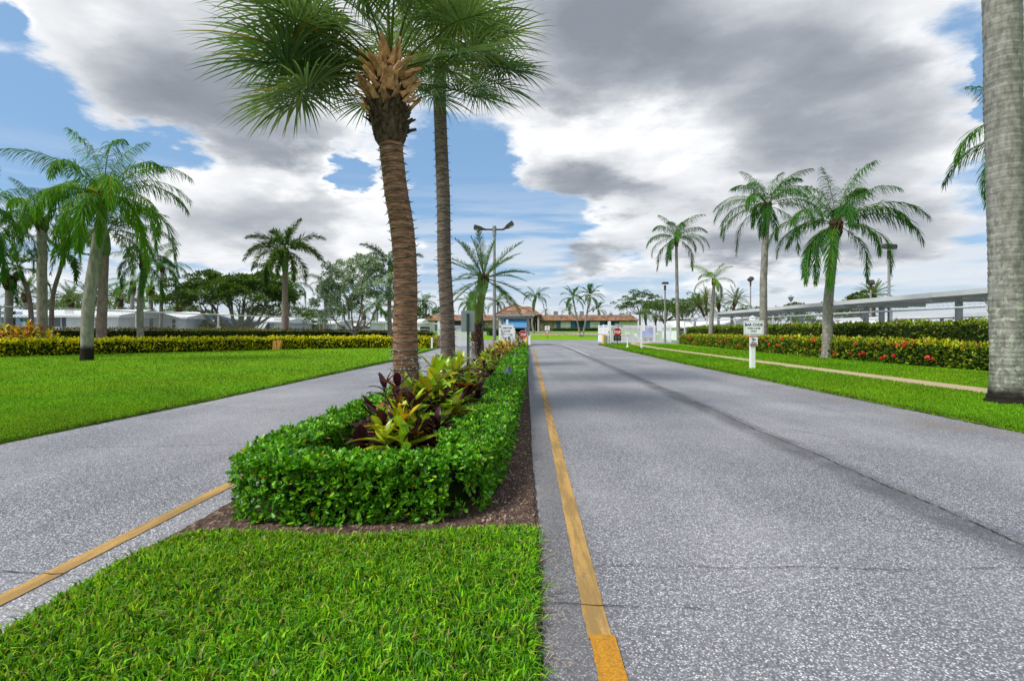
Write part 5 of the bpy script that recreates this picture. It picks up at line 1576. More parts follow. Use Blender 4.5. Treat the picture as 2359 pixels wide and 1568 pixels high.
# bar code sign
b = thing('lane_sign', 'white post sign reading BAR CODE THIS LANE ONLY on the right verge', 'sign', (8.07, 17.2, .03))
capped_post(b, .145, 1.76)
s_ = plate('sign_panel', rrect(.655, .475, .035), -.105, -.085, 1.38, M['signwhite'], b)
ringplate('border', rrect(.60, .425, .025), rrect(.588, .413, .021), -.108, -.105, 1.38, M['black'], s_)
text('BAR CODE', .575, .092, (0, -.1065, 1.475), M['black'], s_, .03)
text('THIS LANE', .44, .056, (0, -.1065, 1.357), M['black'], s_, .03)
text('ONLY', .215, .056, (0, -.1065, 1.262), M['black'], s_, .03)
MB().lathe([(.008, 0), (.006, .006)], 8).build('bolt', M['galv'], s_, loc=(0, -.105, 1.60), rot=(R(90), 0, 0))
MB().lathe([(.008, 0), (.006, .006)], 8).build('bolt', M['galv'], s_, loc=(0, -.105, 1.16), rot=(R(90), 0, 0))
def warning_plate(root, x, z, w, h, y, full=True):
    p = plate('warning_panel', rrect(w, h, .02), y - .012, y, z, M['signwhite'], root, x)
    yy = y - .0125
    MB().box(x - w * .46, yy - .002, z + h * .30, x + w * .46, yy, z + h * .47).build('red_band', M['red'], p)
    MB().box(x - w * .46, yy - .002, z - h * .47, x + w * .46, yy, z - h * .34).build('red_band', M['red'], p)
    if full:
        text('WARNING', w * .80, h * .10, (x, yy - .0035, z + h * .385), M['signwhite'], p, .02)
        m = MB().beam((x - w * .22, yy - .003, z + h * .20), (x + w * .12, yy - .003, z + h * .08), .004, h * .11, (0, 0, 1))
        m.beam((x + w * .14, yy - .003, z + h * .10), (x + w * .25, yy - .003, z + h * .06), .004, h * .07)
        m.beam((x - w * .02, yy - .003, z + h * .10), (x - w * .08, yy - .003, z - h * .04), .004, h * .04)
        m.beam((x - w * .08, yy - .003, z - h * .04), (x - w * .20, yy - .003, z - h * .05), .004, h * .05)
        m.build('camera_symbol', M['black'], p)
        m = MB()
        for k, (ww, dz_) in enumerate([(.4, .13), (.72, .185), (.8, .24), (.7, .29)]):
            m.box(x - w * ww / 2, yy - .003, z - h * dz_ - .005, x + w * ww / 2, yy - .001, z - h * dz_ + .004)
        m.build('small_print', M['blueink'], p)
    return p
warning_plate(b, 0, .945, .275, .37, -.085)

# visitor sign and photo identification sign
b = thing('lane_sign', 'white sign reading VISITOR LANE on a capped white post in the island', 'sign', (gx(1168.4, 25.5), 25.5, .02))
capped_post(b, .11, gz(738, 25.5))
s_ = plate('sign_panel', rrect(.615, .46, .035), -.085, -.065, 1.36, M['signwhite'], b)
ringplate('border', rrect(.57, .415, .025), rrect(.558, .403, .021), -.088, -.085, 1.36, M['black'], s_)
text('VISITOR', .50, .085, (0, -.0865, 1.42), M['black'], s_, .035)
text('LANE', .325, .085, (0, -.0865, 1.27), M['black'], s_, .035)
b = thing('notice_sign', 'white shaped sign reading Photo I.D. Required below the visitor sign', 'sign', (gx(1167.5, 25.3), 25.3, .02))
capped_post(b, .12, gz(757, 25.3), -.335, .05)
capped_post(b, .12, gz(757, 25.3), .345, .12)
sh = [(-.30, -.27), (.30, -.27), (.30, .13), (.24, .19), (.18, .20), (.12, .25), (0, .275), (-.12, .25), (-.18, .20), (-.24, .19), (-.30, .13)]
s_ = plate('sign_panel', sh, -.02, .0, .86, M['signwhite'], b)
ringplate('border', [(x * .95, z * .94) for x, z in sh], [(x * .925, z * .915) for x, z in sh], -.023, -.02, .86, M['blueink'], s_)
text('Photo I.D.', .42, .075, (0, -.0215, .955), M['blueink'], s_, .02)
text('Required', .38, .075, (0, -.0215, .845), M['blueink'], s_, .02)
text('to Enter', .34, .055, (0, -.0215, .745), M['blueink'], s_, .02)

# stop signs
def stop(label, x, y, z, r_, post_m, z0, extra):
    b = thing('stop_sign', label, 'stop sign', (x, y, z0))
    m = MB().box(-.035, -.02, 0, .035, .02, z + r_ * .85 - z0)
    m.build('post', post_m, b)
    p = plate('sign_panel', octagon(r_ * 1.0), -.045, -.03, z - z0, M['signwhite'], b)
    plate('red_face', octagon(r_ * .945), -.048, -.0455, z - z0, M['red'], p)
    text('STOP', r_ * 1.42, r_ * .60, (0, -.0495, z - z0), M['signwhite'], p, .03)
    return b
b = stop('octagonal red stop sign in front of the gatehouse', gx(1204.8, 38), 38, 1.02, .33, M['vinyl'], 0.02, None)
warning_plate(b, -.02, .58, .42, .34, -.02, True)
b = stop('red stop sign with a black notice below it by the right gate', gx(1421.9, 47), 47, gz(765, 47), .43, M['darkmetal'], .03, None)
s_ = MB().box(-.345, -.05, .34, .345, -.03, .86).build('notice_panel', M['black'], b)
m = MB()
for k in range(3):
    for j, (x0, x1) in enumerate([(-.27, -.02), (.03, .27)]):
        m.box(x0 + .02 * k, -.053, .72 - k * .14, x1 - .015 * k, -.05, .76 - k * .14)
m.build('small_print', M['pole'], s_)
# camera on the stop sign
b2 = thing('security_camera', 'grey box camera perched on top of the right stop sign', 'camera', (gx(1425, 47.1), 47.1, gz(751, 47.1)))
MB().beam((-.25, .1, .12), (.28, -.25, -.02), .2, .17).build('housing', M['galv'], b2, bevel=.01)
MB().beam((-.28, .12, .22), (.34, -.28, .07), .26, .03).build('sun_shield', M['galv'], b2)
MB().beam((0, 0, -.28), (0, 0, .05), .05, .05).build('bracket', M['darkmetal'], b2)

# posts, card reader, bollards
b = thing('card_reader', 'white call box on a slim pedestal on the right verge', 'card reader', (gx(1445.6, 39.5), 39.5, .03))
MB().lathe([(.14, 0), (.14, .02), (.045, .14), (.04, .18), (.035, .95), (.035, 1.0)], 12).build('pedestal', M['vinyl'], b, True)
MB().box(-.15, -.08, .97, .15, .10, 1.27).build('reader_box', M['vinyl'], b, bevel=.01)
MB().box(-.17, -.10, 1.25, .17, .12, 1.28).build('hood', M['vinyl'], b)
b = thing('card_reader', 'short square white post with a white arm on the right verge', 'card reader', (gx(1477.8, 36.2), 36.2, .03))
capped_post(b, .115, .75)
MB().box(-.27, -.03, .66, -.058, .03, .71).build('arm', M['vinyl'], b)
MB().box(-.058, -.059, .0, .058, .059, .10).build('foot', M['path'], b)
for lab, x, y, h in [('yellow bollard beside the left end of the right gate', gx(1390.6, 48.4), 48.4, 1.0), ('yellow bollard at the corner of the gatehouse', gx(1213.5, 42.6), 42.6, .98)]:
    b = thing('bollard', lab, 'bollard', (x, y, .0), 0, 'yellow bollards')
    MB().lathe([(.12, 0), (.12, h - .06), (.10, h - .02), (.05, h)], 14).build('tube', M['ypaint'], b, True)
    MB().lathe([(.19, 0), (.19, .05), (.14, .07)], 12).build('collar', M['galv'], b)
b = thing('utility_box', 'low grey utility box at the foot of the gatehouse bollard', 'box', (gx(1219, 42.4), 42.2, .0))
MB().box(-.16, -.2, .02, .22, .2, .16).build('lid', M['galv'], b, bevel=.01)
MB().box(-.18, -.22, 0, .24, .22, .03).build('base', M['darkmetal'], b)
b = thing('marker_post', 'white square marker post at the end of the yellow hedge', 'post', (gx(995, 36.8), 36.8, .03))
capped_post(b, .12, .78)
b = thing('timber_post', 'weathered timber retaining posts beside the left gate post', 'post', (gx(1003, 39.4), 39.8, .03))
for k in range(3):
    MB().box(-.30 + k * .21, -.1, 0, -.10 + k * .21, .1, .92 - .05 * (k % 2)).build('timber', M['oldwood'], b, bevel=.01)
b = thing('timber_stump', 'orange cut timber stub at the foot of the yellow hedge', 'post', (gx(636, 34.2), 34.3, .03))
MB().prism([(-.24, 0), (.05, 0), (.0, .56), (-.20, .62)], -.12, .12, 'y').build('board', M['wood'], b, bevel=.01)
MB().prism([(.06, .02), (.22, .04), (.36, .60), (.03, .64)], -.10, .14, 'y').build('board', M['wood'], b, bevel=.01)

# sign seen from behind on its green channel post
b = thing('road_sign', 'grey back of a road sign on a perforated green post in the island', 'sign', (gx(1078.5, 17), 17, .02))
m = MB().box(-.045, -.012, 0, -.02, .03, 1.86).box(.02, -.012, 0, .045, .03, 1.86).box(-.02, -.012, 0, .02, -.002, 1.86)
p = m.build('channel_post', M['greenpost'], b)
hm = MB().lathe([(.012, 0), (.012, .004)], 8).mesh('hole', M['galv'])
for k in range(22): link('hole', hm, p, (0, -.0125, .08 + k * .05), (R(90), 0, 0))
plate('sign_panel', rrect(.46, .70, .03), .035, .05, gz(741, 17), M['signback'], b, rot=(0, 0, R(22)))

# one way and yield signs on the far lawn
b = thing('yield_sign', 'red and white yield triangle under a one way arrow on the far lawn', 'sign', (gx(1260.7, 78), 78, zg(78)))
MB().box(-.04, -.02, 0, .04, .02, 1.75).build('post', M['greenpost'], b)
zc_ = gz(766.5, 78) - zg(78)
tri = [(-.40, .30), (.40, .30), (0, -.38)]
p = plate('sign_panel', tri, -.05, -.03, zc_, M['red'], b)
plate('white_field', [(-.23, .20), (.23, .20), (0, -.17)], -.053, -.0505, zc_, M['signwhite'], p)
text('YIELD', .26, .08, (0, -.0545, zc_ + .12), M['red'], p, .02)
p = plate('arrow_panel', rrect(.72, .72, .04), -.05, -.03, zc_ + .70, M['signwhite'], b)
text('ONE', .34, .14, (0, -.0515, zc_ + .92), M['black'], p, .03)
text('WAY', .34, .14, (0, -.0515, zc_ + .72), M['black'], p, .03)
plate('arrow', [(-.26, -.03), (.10, -.03), (.10, -.10), (.26, .01), (.10, .11), (.10, .05), (-.26, .05)], -.053, -.0505, zc_ + .48, M['black'], p)
# dark notice board behind the dark hedge
b = thing('notice_board', 'navy notice board with white lines standing behind the dark hedge', 'sign', (gx(979, 44), 44, .03))
for x in (-.34, .34): MB().box(x - .03, 0, 0, x + .03, .05, 1.5).build('post', M['darkmetal'], b)
p = MB().box(-.41, -.04, gz(767.5, 44) - .03, .41, 0, gz(752.5, 44) - .03).build('board', M['navy'], b)
m = MB()
for zz in (1.36, 1.13):
    x = -.36
    r_ = random.Random(int(zz * 100))
    while x < .30:
        w = r_.uniform(.05, .09)
        m.box(x, -.046, zz, x + w, -.04, zz + .085)
        x += w + (.03 if r_.random() < .8 else .09)
m.build('illegible_lettering', M['signwhite'], p)
b = thing('stop_sign', 'small red road sign seen above the dark hedge beyond the fence', 'stop sign', (gx(745.5, 60), 60, .0))
MB().box(-.03, -.02, 0, .03, .02, 1.4).build('post', M['galv'], b)
p = plate('sign_panel', octagon(.38), -.05, -.03, gz(760, 60), M['red'], b)
MB().box(-.22, -.055, gz(760, 60) - .05, .22, -.05, gz(760, 60) + .06).build('white_bar', M['signwhite'], p)

# ================================================================ lamps
def head_box(root, w, d, h, loc, rot, lens=True):
    m = MB().prism([(-w * .5, -h * .1), (-w * .42, h * .5), (w * .42, h * .5), (w * .5, -h * .1), (w * .44, -h * .5), (-w * .44, -h * .5)], -d / 2, d / 2, 'y')
    o = m.build('lamp_head', M['darkmetal'], root, loc=loc, rot=rot, bevel=.01)
    if lens: MB().box(-w * .38, -d * .40, -h * .53, w * .38, d * .40, -h * .5).build('lens', M['lens'], o)
    return o
y = 24
b = thing('lamp_post', 'tall grey lamp post with two angled heads on the island', 'street lamp', (gx(1139, y), y, .02))
top = gz(523, y)
MB().lathe([(.16, 0), (.16, .05), (.085, .07), (.08, 2.0), (.06, top - .5), (.06, top)], 14).build('pole', M['pole'], b, True)
MB().lathe([(.09, top - .42), (.09, top + .02), (.05, top + .05)], 12).build('tenon', M['pole'], b)
MB().beam((-.42, 0, top - .14), (.42, 0, top - .14), .07, .07).build('cross_arm', M['darkmetal'], b)
for sx, tilt in ((-1, -10), (1, 32)):
    p0 = Vector((sx * .40, 0, top - .14))
    d = Vector((sx * math.cos(R(abs(tilt))), 0, math.sin(R(abs(tilt)))))
    m = MB()
    u = Vector((-d.z * sx, 0, d.x * sx))
    def q3(a, h, w): return [p0 + d * a + Vector((0, w, 0)) + u * h, p0 + d * a + Vector((0, -w, 0)) + u * h]
    sec = [(0, .035, -.04, .04), (.14, .05, -.05, .05), (.25, .11, -.08, .09), (.54, .13, -.09, .12), (.57, .12, -.07, .10)]
    for (a, w, h0, h1) in sec:
        m.v += [tuple(p0 + d * a + Vector((0, sy * w, 0)) + u * hh) for sy, hh in ((-1, h0), (1, h0), (1, h1), (-1, h1))]
    for i in range(len(sec) - 1):
        for j in range(4):
            m.f.append((i * 4 + j, i * 4 + (j + 1) % 4, (i + 1) * 4 + (j + 1) % 4, (i + 1) * 4 + j))
    m.f += [(3, 2, 1, 0), tuple(len(m.v) - 4 + j for j in range(4))]
    o = m.build('lamp_head', M['darkmetal'], b)
    c0, c1 = p0 + d * .30 + u * (-.095), p0 + d * .52 + u * (-.095)
    MB().beam(c0, c1, .24, .02, u).build('lens', M['lens'], o)
def flood(label, X, y, Yh, pr, hw, hd, hh, tilt, mat='pole', az=0):
    b = thing('floodlight', label, 'street lamp', (gx(X, y), y, .0), 0, 'floodlight poles beyond the right hedge')
    t = gz(Yh, y)
    MB().lathe([(pr * 1.2, 0), (pr, 1.0), (pr * .85, t - .25)], 10).build('pole', M[mat], b, True)
    MB().lathe([(pr * 1.15, t - .75), (pr * 1.25, t - .30), (pr * .7, t - .22)], 10).build('collar', M['shag'], b)
    head_box(b, hw, hd, hh, (0, -.05, t), (R(tilt), 0, R(az)))
flood('tall floodlight pole with a wide brown head right of the nearest queen palm', 2048, 32, 568, .085, .66, .5, .30, 14)
flood('shorter floodlight pole with a square pale lens behind the carport', 2006, 55, 651, .09, .60, .42, .46, 62)
flood('thin floodlight pole with an upturned panel behind the carport end', 1729, 55, 643, .07, .62, .3, .50, 50, az=35)
flood('floodlight pole rising beside the slim dark trunked palm', 1532, 54, 652, .10, .62, .5, .24, 5)
b = thing('street_lamp', 'small acorn lamp post behind the middle of the carport', 'street lamp', (gx(1822, 60), 60, 0))
MB().tube([(0, 0, 0), (0, 0, gz(694, 60))], [.09, .06], 8).build('pole', M['pole'], b)
MB().lathe([(.08, 0), (.22, .18), (.26, .40), (.42, .44), (.14, .62), (.03, .72)], 12).build('lantern', M['pole'], b, loc=(0, 0, gz(694, 60)))
b = thing('street_lamp', 'small lantern lamp beside the red car home on the left', 'street lamp', (gx(736.5, 66), 66, 0))
MB().tube([(0, 0, 0), (0, 0, gz(726, 66))], [.07, .05], 8).build('pole', M['pole'], b)
MB().lathe([(.06, 0), (.18, .12), (.20, .32), (.24, .34), (.10, .5)], 10).build('lantern', M['darkmetal'], b, loc=(0, 0, gz(726, 66)))
b = thing('street_lamp', 'slim lamp with a looped top behind the left fence', 'street lamp', (gx(761, 66), 66, 0))
zt = gz(726, 66)
MB().tube([(0, 0, 0), (0, 0, zt)], [.07, .05], 8).build('pole', M['pole'], b)
MB().tube([(0, 0, zt), (-.36, 0, zt + .35), (-.40, 0, zt + .62), (.40, 0, zt + .62), (.36, 0, zt + .35), (0, 0, zt)], .045, 6).build('loop', M['pole'], b)

# mushroom path lights in the island hedge
for i, (X, y, z, m_, lab) in enumerate([(1171, 10.6, .36, 'lamp_shade', 'bell shaped dark path light in the hedge nearest the camera'), (1188, 17.5, .33, 'lamp_shade', 'pale weathered path light further along the hedge'), (1195.6, 27, .28, 'lamp_shade', 'small dark path light in front of the gatehouse hedge end'), (1202, 35, .22, 'terracotta', 'rust coloured path light at the foot of the left stop sign')]):
    b = thing('path_light', lab, 'garden light', (gx(X, y), y, .02), 0, 'path lights in the island hedge')
    MB().tube([(0, 0, 0), (0, 0, z + .05)], .014, 8).build('stake', M['lamp_shade'], b)
    MB().lathe([(.135, z + .03), (.14, z + .045), (.10, z + .085), (.055, z + .12), (.045, z + .165), (.025, z + .185), (.004, z + .19)], 20).build('lamp_shade', M[m_], b, True)
    MB().lathe([(.035, z - .03), (.035, z + .05)], 10).build('lens', M['lens'], b)

# ================================================================ gates and fences
def picket_run(root, a, b_, h, n, pw=.045, z0=.08, rails=(0.12, .92), top=True, mat='vinyl'):
    a, b_ = Vector(a), Vector(b_)
    d = (b_ - a)
    ang = math.atan2(d.y, d.x)
    pm = MB().box(-pw / 2, -pw / 2, 0, pw / 2, pw / 2, h - z0).mesh('picket', M[mat])
    for i in range(n):
        p = a + d * ((i + .5) / n)
        link('picket', pm, root, (p.x, p.y, z0), (0, 0, ang))
    for fz in rails:
        p0, p1 = a + Vector((0, 0, z0 + (h - z0) * fz)), b_ + Vector((0, 0, z0 + (h - z0) * fz))
        MB().beam(p0, p1, .058, .07).build('rail', M[mat], root)
yG = 60
x0, x1 = gx(1407, yG), gx(1547, yG)
b = thing('white_gate', 'white vinyl picket gate across the right hand drive', 'gate', (x0, yG, 0))
picket_run(b, (0, 0, 0), (x1 - x0, 0, 0), 1.92, 52, .05, .05, (.0, .90, .995))
for fx, w in ((0, .14), (.50, .22), (.72, .16), (.985, .14)):
    MB().box((x1 - x0) * fx - w / 2, -.05, 0, (x1 - x0) * fx + w / 2, .05, 1.96).build('gate_stile', M['vinyl'], b)
b = thing('gate_post', 'tall white gate post at the left end of the right gate', 'post', (gx(1403.8, 50.5), 50.5, 0))
capped_post(b, .26, gz(740, 50.5))
MB().box(-.12, -.16, .0, -.02, -.13, 1.3).build('conduit', M['galv'], b)
b = thing('vinyl_panel', 'solid white vinyl fence panel receding behind the right gate post', 'fence', (9.66, 50.9, 0))
d = Vector((gx(1379.6, 61) - 9.66, 61 - 50.9, 0))
ang = math.atan2(d.y, d.x)
L = d.length
k = 34
bm_ = MB().box(-L / k / 2 + .006, -.02, .08, L / k / 2 - .006, .02, 1.72).mesh('board', M['vinyl'])
for i in range(k):
    p = d * ((i + .5) / k)
    link('board', bm_, b, (p.x, p.y, 0), (0, 0, ang))
for zz in (.10, 1.50, 1.84): MB().beam((0, 0, zz), (d.x, d.y, zz), .06, .14).build('rail', M['vinyl'], b)
MB().beam((0, 0, 1.62), (d.x, d.y, 1.62), .03, .14).build('lattice_band', M['vinyl'], b)
for t in (0.0, .5, 1.0):
    p = d * t
    capped_post(b, .16, 1.98, p.x, p.y)
# barrier arms
b = thing('barrier_gate', 'red and white barrier arm reaching left from the right gate post', 'barrier', (gx(1393, 49.4), 49.3, 0))
MB().box(-.02, -.14, 0, .26, .14, .86).build('cabinet', M['galv'], b, bevel=.015)
MB().box(-.10, -.10, .86, .46, .10, 1.06).build('pivot_head', M['vinyl'], b, bevel=.01)
xL = gx(1301, 49.3) - gx(1393, 49.4)
MB().box(xL, -.02, .93, -.10, .02, 1.02).build('arm', M['vinyl'], b)
n = 9
sm = MB().box(0, -.024, .945, abs(xL) / n * .86, .024, .99).mesh('stripe', M['redband'])
for i in range(n): link('stripe', sm, b, (xL + abs(xL) / n * i, 0, 0))
b = thing('barrier_gate', 'orange and white barrier arm reaching right from the gatehouse', 'barrier', (gx(1218, 46), 45.4, 0))
MB().box(-.16, -.14, 0, .14, .14, .88).build('cabinet', M['vinyl'], b, bevel=.015)
xR = gx(1296, 45.4) - gx(1218, 46)
MB().box(.14, -.02, .90, xR, .02, 1.0).build('arm', M['vinyl'], b)
sm = MB().box(0, -.024, .905, (xR - .2) / 5 * .93, .024, .965).mesh('stripe', M['orange'])
for i in range(5): link('stripe', sm, b, (.2 + (xR - .2) / 5 * i, 0, 0))
# left gate, standing open
b = thing('white_gate', 'white vinyl picket gate standing open across the left drive', 'gate', (gx(1044, 40), 40, 0))
xe = gx(1078, 42) - gx(1044, 40)
picket_run(b, (0, 0, 0), (xe, 2.0, 0), 1.70, 13, .038, .05, (.0, .92, .995))
for t in (0, 1): MB().box(xe * t - .07, 2 * t - .07, 0, xe * t + .07, 2 * t + .07, 1.72).build('gate_stile', M['vinyl'], b)
b = thing('gate_post', 'tall white gate post where the left fence ends', 'post', (gx(1011, 41), 41, 0))
capped_post(b, .20, gz(740, 41))
b = thing('gate_post', 'second shorter white post of the left gate', 'post', (gx(1022, 41.8), 41.8, 0))
capped_post(b, .16, 1.7)
# chain link fences
def chain(label, pts, pitch, barbed=False, wire=.010, posts=None):
    """pts: (x, y, height)"""
    b = thing('chain_link_fence', label, 'fence', (pts[0][0], pts[0][1], 0))
    o = Vector((pts[0][0], pts[0][1], 0))
    P = [Vector((p[0], p[1], 0)) - o for p in pts]
    Hs = [p[2] for p in pts]
    m = MB()
    for i in range(len(P) - 1):
        a, c = P[i], P[i + 1]
        d = (c - a); L = d.length; u = d / L
        h = (Hs[i] + Hs[i + 1]) / 2
        nrm = Vector((-u.y, u.x, 0)) * wire
        n = int((L + h) / pitch)
        for k in range(n):
            s0 = -h + k * pitch
            for dr in (1, -1):
                t0, t1 = s0, s0 + h
                z0_, z1_ = 0.0, h
                if t0 < 0: z0_ = -t0; t0 = 0
                if t1 > L: z1_ = h - (t1 - L); t1 = L
                if t1 <= t0: continue
                if dr == -1: q0, q1 = L - t0, L - t1
                else: q0, q1 = t0, t1
                pa = a + u * q0 + Vector((0, 0, .05 + z0_)); pb = a + u * q1 + Vector((0, 0, .05 + z1_))
                dd = (pb - pa).normalized()
                w = dd.cross(Vector((0, 0, 1)).cross(u)) * wire
                m.add([pa - w, pa + w, pb + w, pb - w], [(0, 1, 2, 3)])
    m.build('mesh_wire', M['galv'], b, kind='stuff')
    rm = MB()
    for i in range(len(P) - 1):
        MB().tube([P[i] + Vector((0, 0, Hs[i] + .05)), P[i + 1] + Vector((0, 0, Hs[i + 1] + .05))], .045, 8).build('top_rail', M['rail'], b)
    tot = sum((q1 - q0).length for q0, q1 in zip(P[:-1], P[1:]))
    for i in range(len(P) - 1):
        L = (P[i + 1] - P[i]).length
        n = max(1, round(L / 5.2))
        for k in range(n + (1 if i == len(P) - 2 else 0)):
            t = k / n
            p = P[i].lerp(P[i + 1], t); h = Hs[i] * (1 - t) + Hs[i + 1] * t
            MB().lathe([(.06, 0), (.06, h + .10), (.02, h + .16)], 10).build('post', M['rail'], b, loc=(p.x, p.y, 0))
            if barbed: MB().beam((p.x, p.y, h + .08), (p.x - .22, p.y, h + .34), .03, .03).build('barb_arm', M['galv'], b)
    if barbed:
        m = MB()
        for i in range(len(P) - 1):
            for j in range(3):
                dx_ = Vector((-.07 * (j + 1), 0, .16 + .085 * j))
                a, c = P[i] + dx_ + Vector((0, 0, Hs[i])), P[i + 1] + dx_ + Vector((0, 0, Hs[i + 1]))
                m.tube([a, c], .006, 3, False)
                n = int((c - a).length / .24)
                for k in range(n):
                    p = a.lerp(c, k / n)
                    m.beam(p - Vector((0, 0, .035)), p + Vector((0, 0, .035)), .008, .008)
        m.build('barbed_wire', M['galv'], b, kind='stuff')
    return b
chain('galvanised chain link fence running behind the dark hedge on the left', [(-34, 25.5, 2.65), (-29.3, 29.3, 2.64), (-26.4, 36, 2.6), (-20.6, 46, 2.48), (-12.3, 50, 2.13), (-9.0, 47, 1.95), (-5.9, 41.1, 1.82)], .17, False, .008)
chain('galvanised chain link fence with barbed wire behind the tall hedge on the right', [(18.75, 13, 2.22), (18.6, 20, 2.22), (18.4, 30, 2.22), (18.3, 42, 2.22), (18.2, 54, 2.2)], .13, True, .0045)

# ================================================================ gatehouse
b = thing('gatehouse', 'small white gatehouse with a brown hipped roof and blue awning numbered 31005', 'gatehouse', (.30, 46.2, 0))
W_ = MB()
W_.box(-1.15, .12, 0, 1.10, 3.2, 1.0).build('wall', M['wallpale'], b)
MB().box(-1.15, .14, 2.2, 1.10, 3.2, 2.5).build('wall', M['wallpale'], b)
for x in (-1.26, 1.02): MB().box(x, 0, 0, x + .24, .24, 2.5).build('corner_post', M['fascia'], b)
for x in (-1.26, 1.02): MB().box(x, 3.0, 0, x + .24, 3.24, 2.5).build('corner_post', M['fascia'], b)
win = MB().box(-1.02, .30, 1.0, .86, .34, 2.2).build('window', M['dkvoid'], b)
MB().box(.86, .14, 1.0, 1.02, .22, 2.2).build('frame', M['white'], win)
MB().box(-.10, .24, 1.0, -.05, .30, 2.2).build('frame', M['navy'], win)
MB().box(-1.10, .02, .96, 1.06, .2, 1.02).build('sill', M['white'], b)
# awning: curved striped canvas over the window
m = MB()
prof = [(.12, 2.35), (-.12, 2.22), (-.34, 2.02), (-.46, 1.78), (-.48, 1.66), (-.46, 1.53)]
for (yy, zz) in prof: m.v += [(-1.02 - (.12 - yy) * .10, yy, zz), (1.0, yy, zz)]
m.f = [(2 * i, 2 * i + 1, 2 * i + 3, 2 * i + 2) for i in range(len(prof) - 1)]
o = m.build('awning', M['awning'], b)
sm_ = o.modifiers.new('thick', 'SOLIDIFY'); sm_.thickness = .012
MB().box(-1.06, -.50, 1.665, 1.01, -.475, 1.70).build('hem', M['signwhite'], o)
# fascia and stepped shingle roof
MB().box(-1.62, -.42, 2.50, 1.62, 3.7, 2.66).build('soffit_beam', M['fascia'], b)
MB().box(-1.74, -.54, 2.66, 1.74, 3.82, 2.80).build('fascia', M['wallpale'], b)
m = MB()
nc = 9
for i in range(nc):
    t0, t1 = i / nc, (i + 1) / nc
    zb0, zb1 = 2.80 + 1.02 * t0, 2.80 + 1.02 * t1
    def rect(t, z): return [(-1.78 * (1 - t), -.58 + 2.22 * t, z), (1.78 * (1 - t), -.58 + 2.22 * t, z), (1.78 * (1 - t), 3.86 - 2.22 * t, z), (-1.78 * (1 - t), 3.86 - 2.22 * t, z)]
    lo, hi = rect(t0, zb0 + .028), rect(t1, zb1 + .004)
    lo0 = rect(t0, zb0 - .004)
    m.add(lo0 + lo + hi, [(0, 1, 5, 4), (1, 2, 6, 5), (2, 3, 7, 6), (3, 0, 4, 7), (4, 5, 9, 8), (5, 6, 10, 9), (6, 7, 11, 10), (7, 4, 8, 11)])
m.build('roof', M['shingle'], b)
for sx, ex in ((-1.78, 0), (1.78, 0)):
    MB().beam((sx, -.58, 2.84), (0, 1.64, 3.86), .14, .04).build('hip_cap', M['shingle'], b)
text('31005', .52, .125, (.98, -.425, 2.585), M['black'], b, .01, shear=.12)
MB().box(1.36, -.44, 2.53, 1.50, -.42, 2.64).build('emblem', M['black'], b)
MB().lathe([(.07, 0), (.09, .05), (.04, .10)], 10).build('sconce', M['lens'], b, loc=(.55, -.44, 2.55))
MB().box(-1.66, -.40, 2.28, -1.56, -.28, 2.50).build('wall_lamp', M['lens'], b, bevel=.01)
MB().box(-1.45, .5, 1.75, -1.16, .9, 2.35).build('side_box', M['vinyl'], b, bevel=.01)

# ================================================================ clubhouse
yC, zC = 120.0, 1.2
def cx_(src): return gx(src * .7932, yC)
b = thing('clubhouse', 'long low clubhouse with a brown shingle mansard roof and blue doors', 'clubhouse', (0, yC, zC))
xl, xr = gx(983, yC), gx(1458, yC)
MB().box(xl, .12, 0, xr, 18, 3.4).build('wall', M['dkvoid'], b)
def bay(name, s0, s1, mat, dy=0.0, z0=0.0, z1=2.3):
    return MB().box(cx_(s0), -dy, z0, cx_(s1), .10, z1).build(name, M[mat], b)
bay('wall_panel', 1238, 1262.8, 'panelwhite'); bay('blue_panel', 1263, 1272.5, 'doorblue', .04)
bay('wall_panel', 1272.7, 1318, 'panelwhite'); bay('door', 1319, 1344, 'navydoor', -.06); bay('wall_panel', 1345, 1394.5, 'panelwhite'); bay('blue_panel', 1395, 1407.6, 'doorblue', .04)
bay('stone_wall', 1408, 1452, 'stone', .10); bay('stone_wall', 1452.3, 1541, 'stone', .12)
bay('entrance_door', 1545, 1553, 'dkvoid', -.08, 0, 2.2); bay('door_jamb', 1553.3, 1556, 'fascia', .06)
bay('stone_wall', 1561, 1615.8, 'stone', .12)
for a, c, m_, nm in [(1616, 1628.3, 'doorblue', 'blue_panel'), (1628.6, 1657.2, 'panelwhite', 'wall_panel'), (1657.5, 1671, 'doorblue', 'blue_panel'), (1671.3, 1699.8, 'navydoor', 'door'), (1700.1, 1713.2, 'doorblue', 'blue_panel'), (1713.5, 1742.2, 'panelwhite', 'wall_panel'),
                    (1742.5, 1756.7, 'doorblue', 'blue_panel'), (1757, 1783.8, 'navydoor', 'door'), (1784, 1798, 'doorblue', 'blue_panel'), (1798.3, 1828, 'panelwhite', 'wall_panel'), (1828.3, 1852, 'panelwhite', 'wall_panel')]:
    o = bay(nm, a, c, m_, .03 if nm == 'blue_panel' else (-.06 if nm == 'door' else .0))
    if nm == 'wall_panel':
        MB().box(cx_(a) + .35, -.03, .1, cx_(a) + .40, -.002, 2.2).build('batten', M['white'], o)
    if nm == 'door':
        MB().box((cx_(a) + cx_(c)) / 2 - .03, .03, .02, (cx_(a) + cx_(c)) / 2 + .03, .058, 2.28).build('mullion', M['doorblue'], o)
MB().box(xl - .9, -1.0, 2.30, xr + .9, .3, 2.52).build('soffit', M['darkmetal'], b)
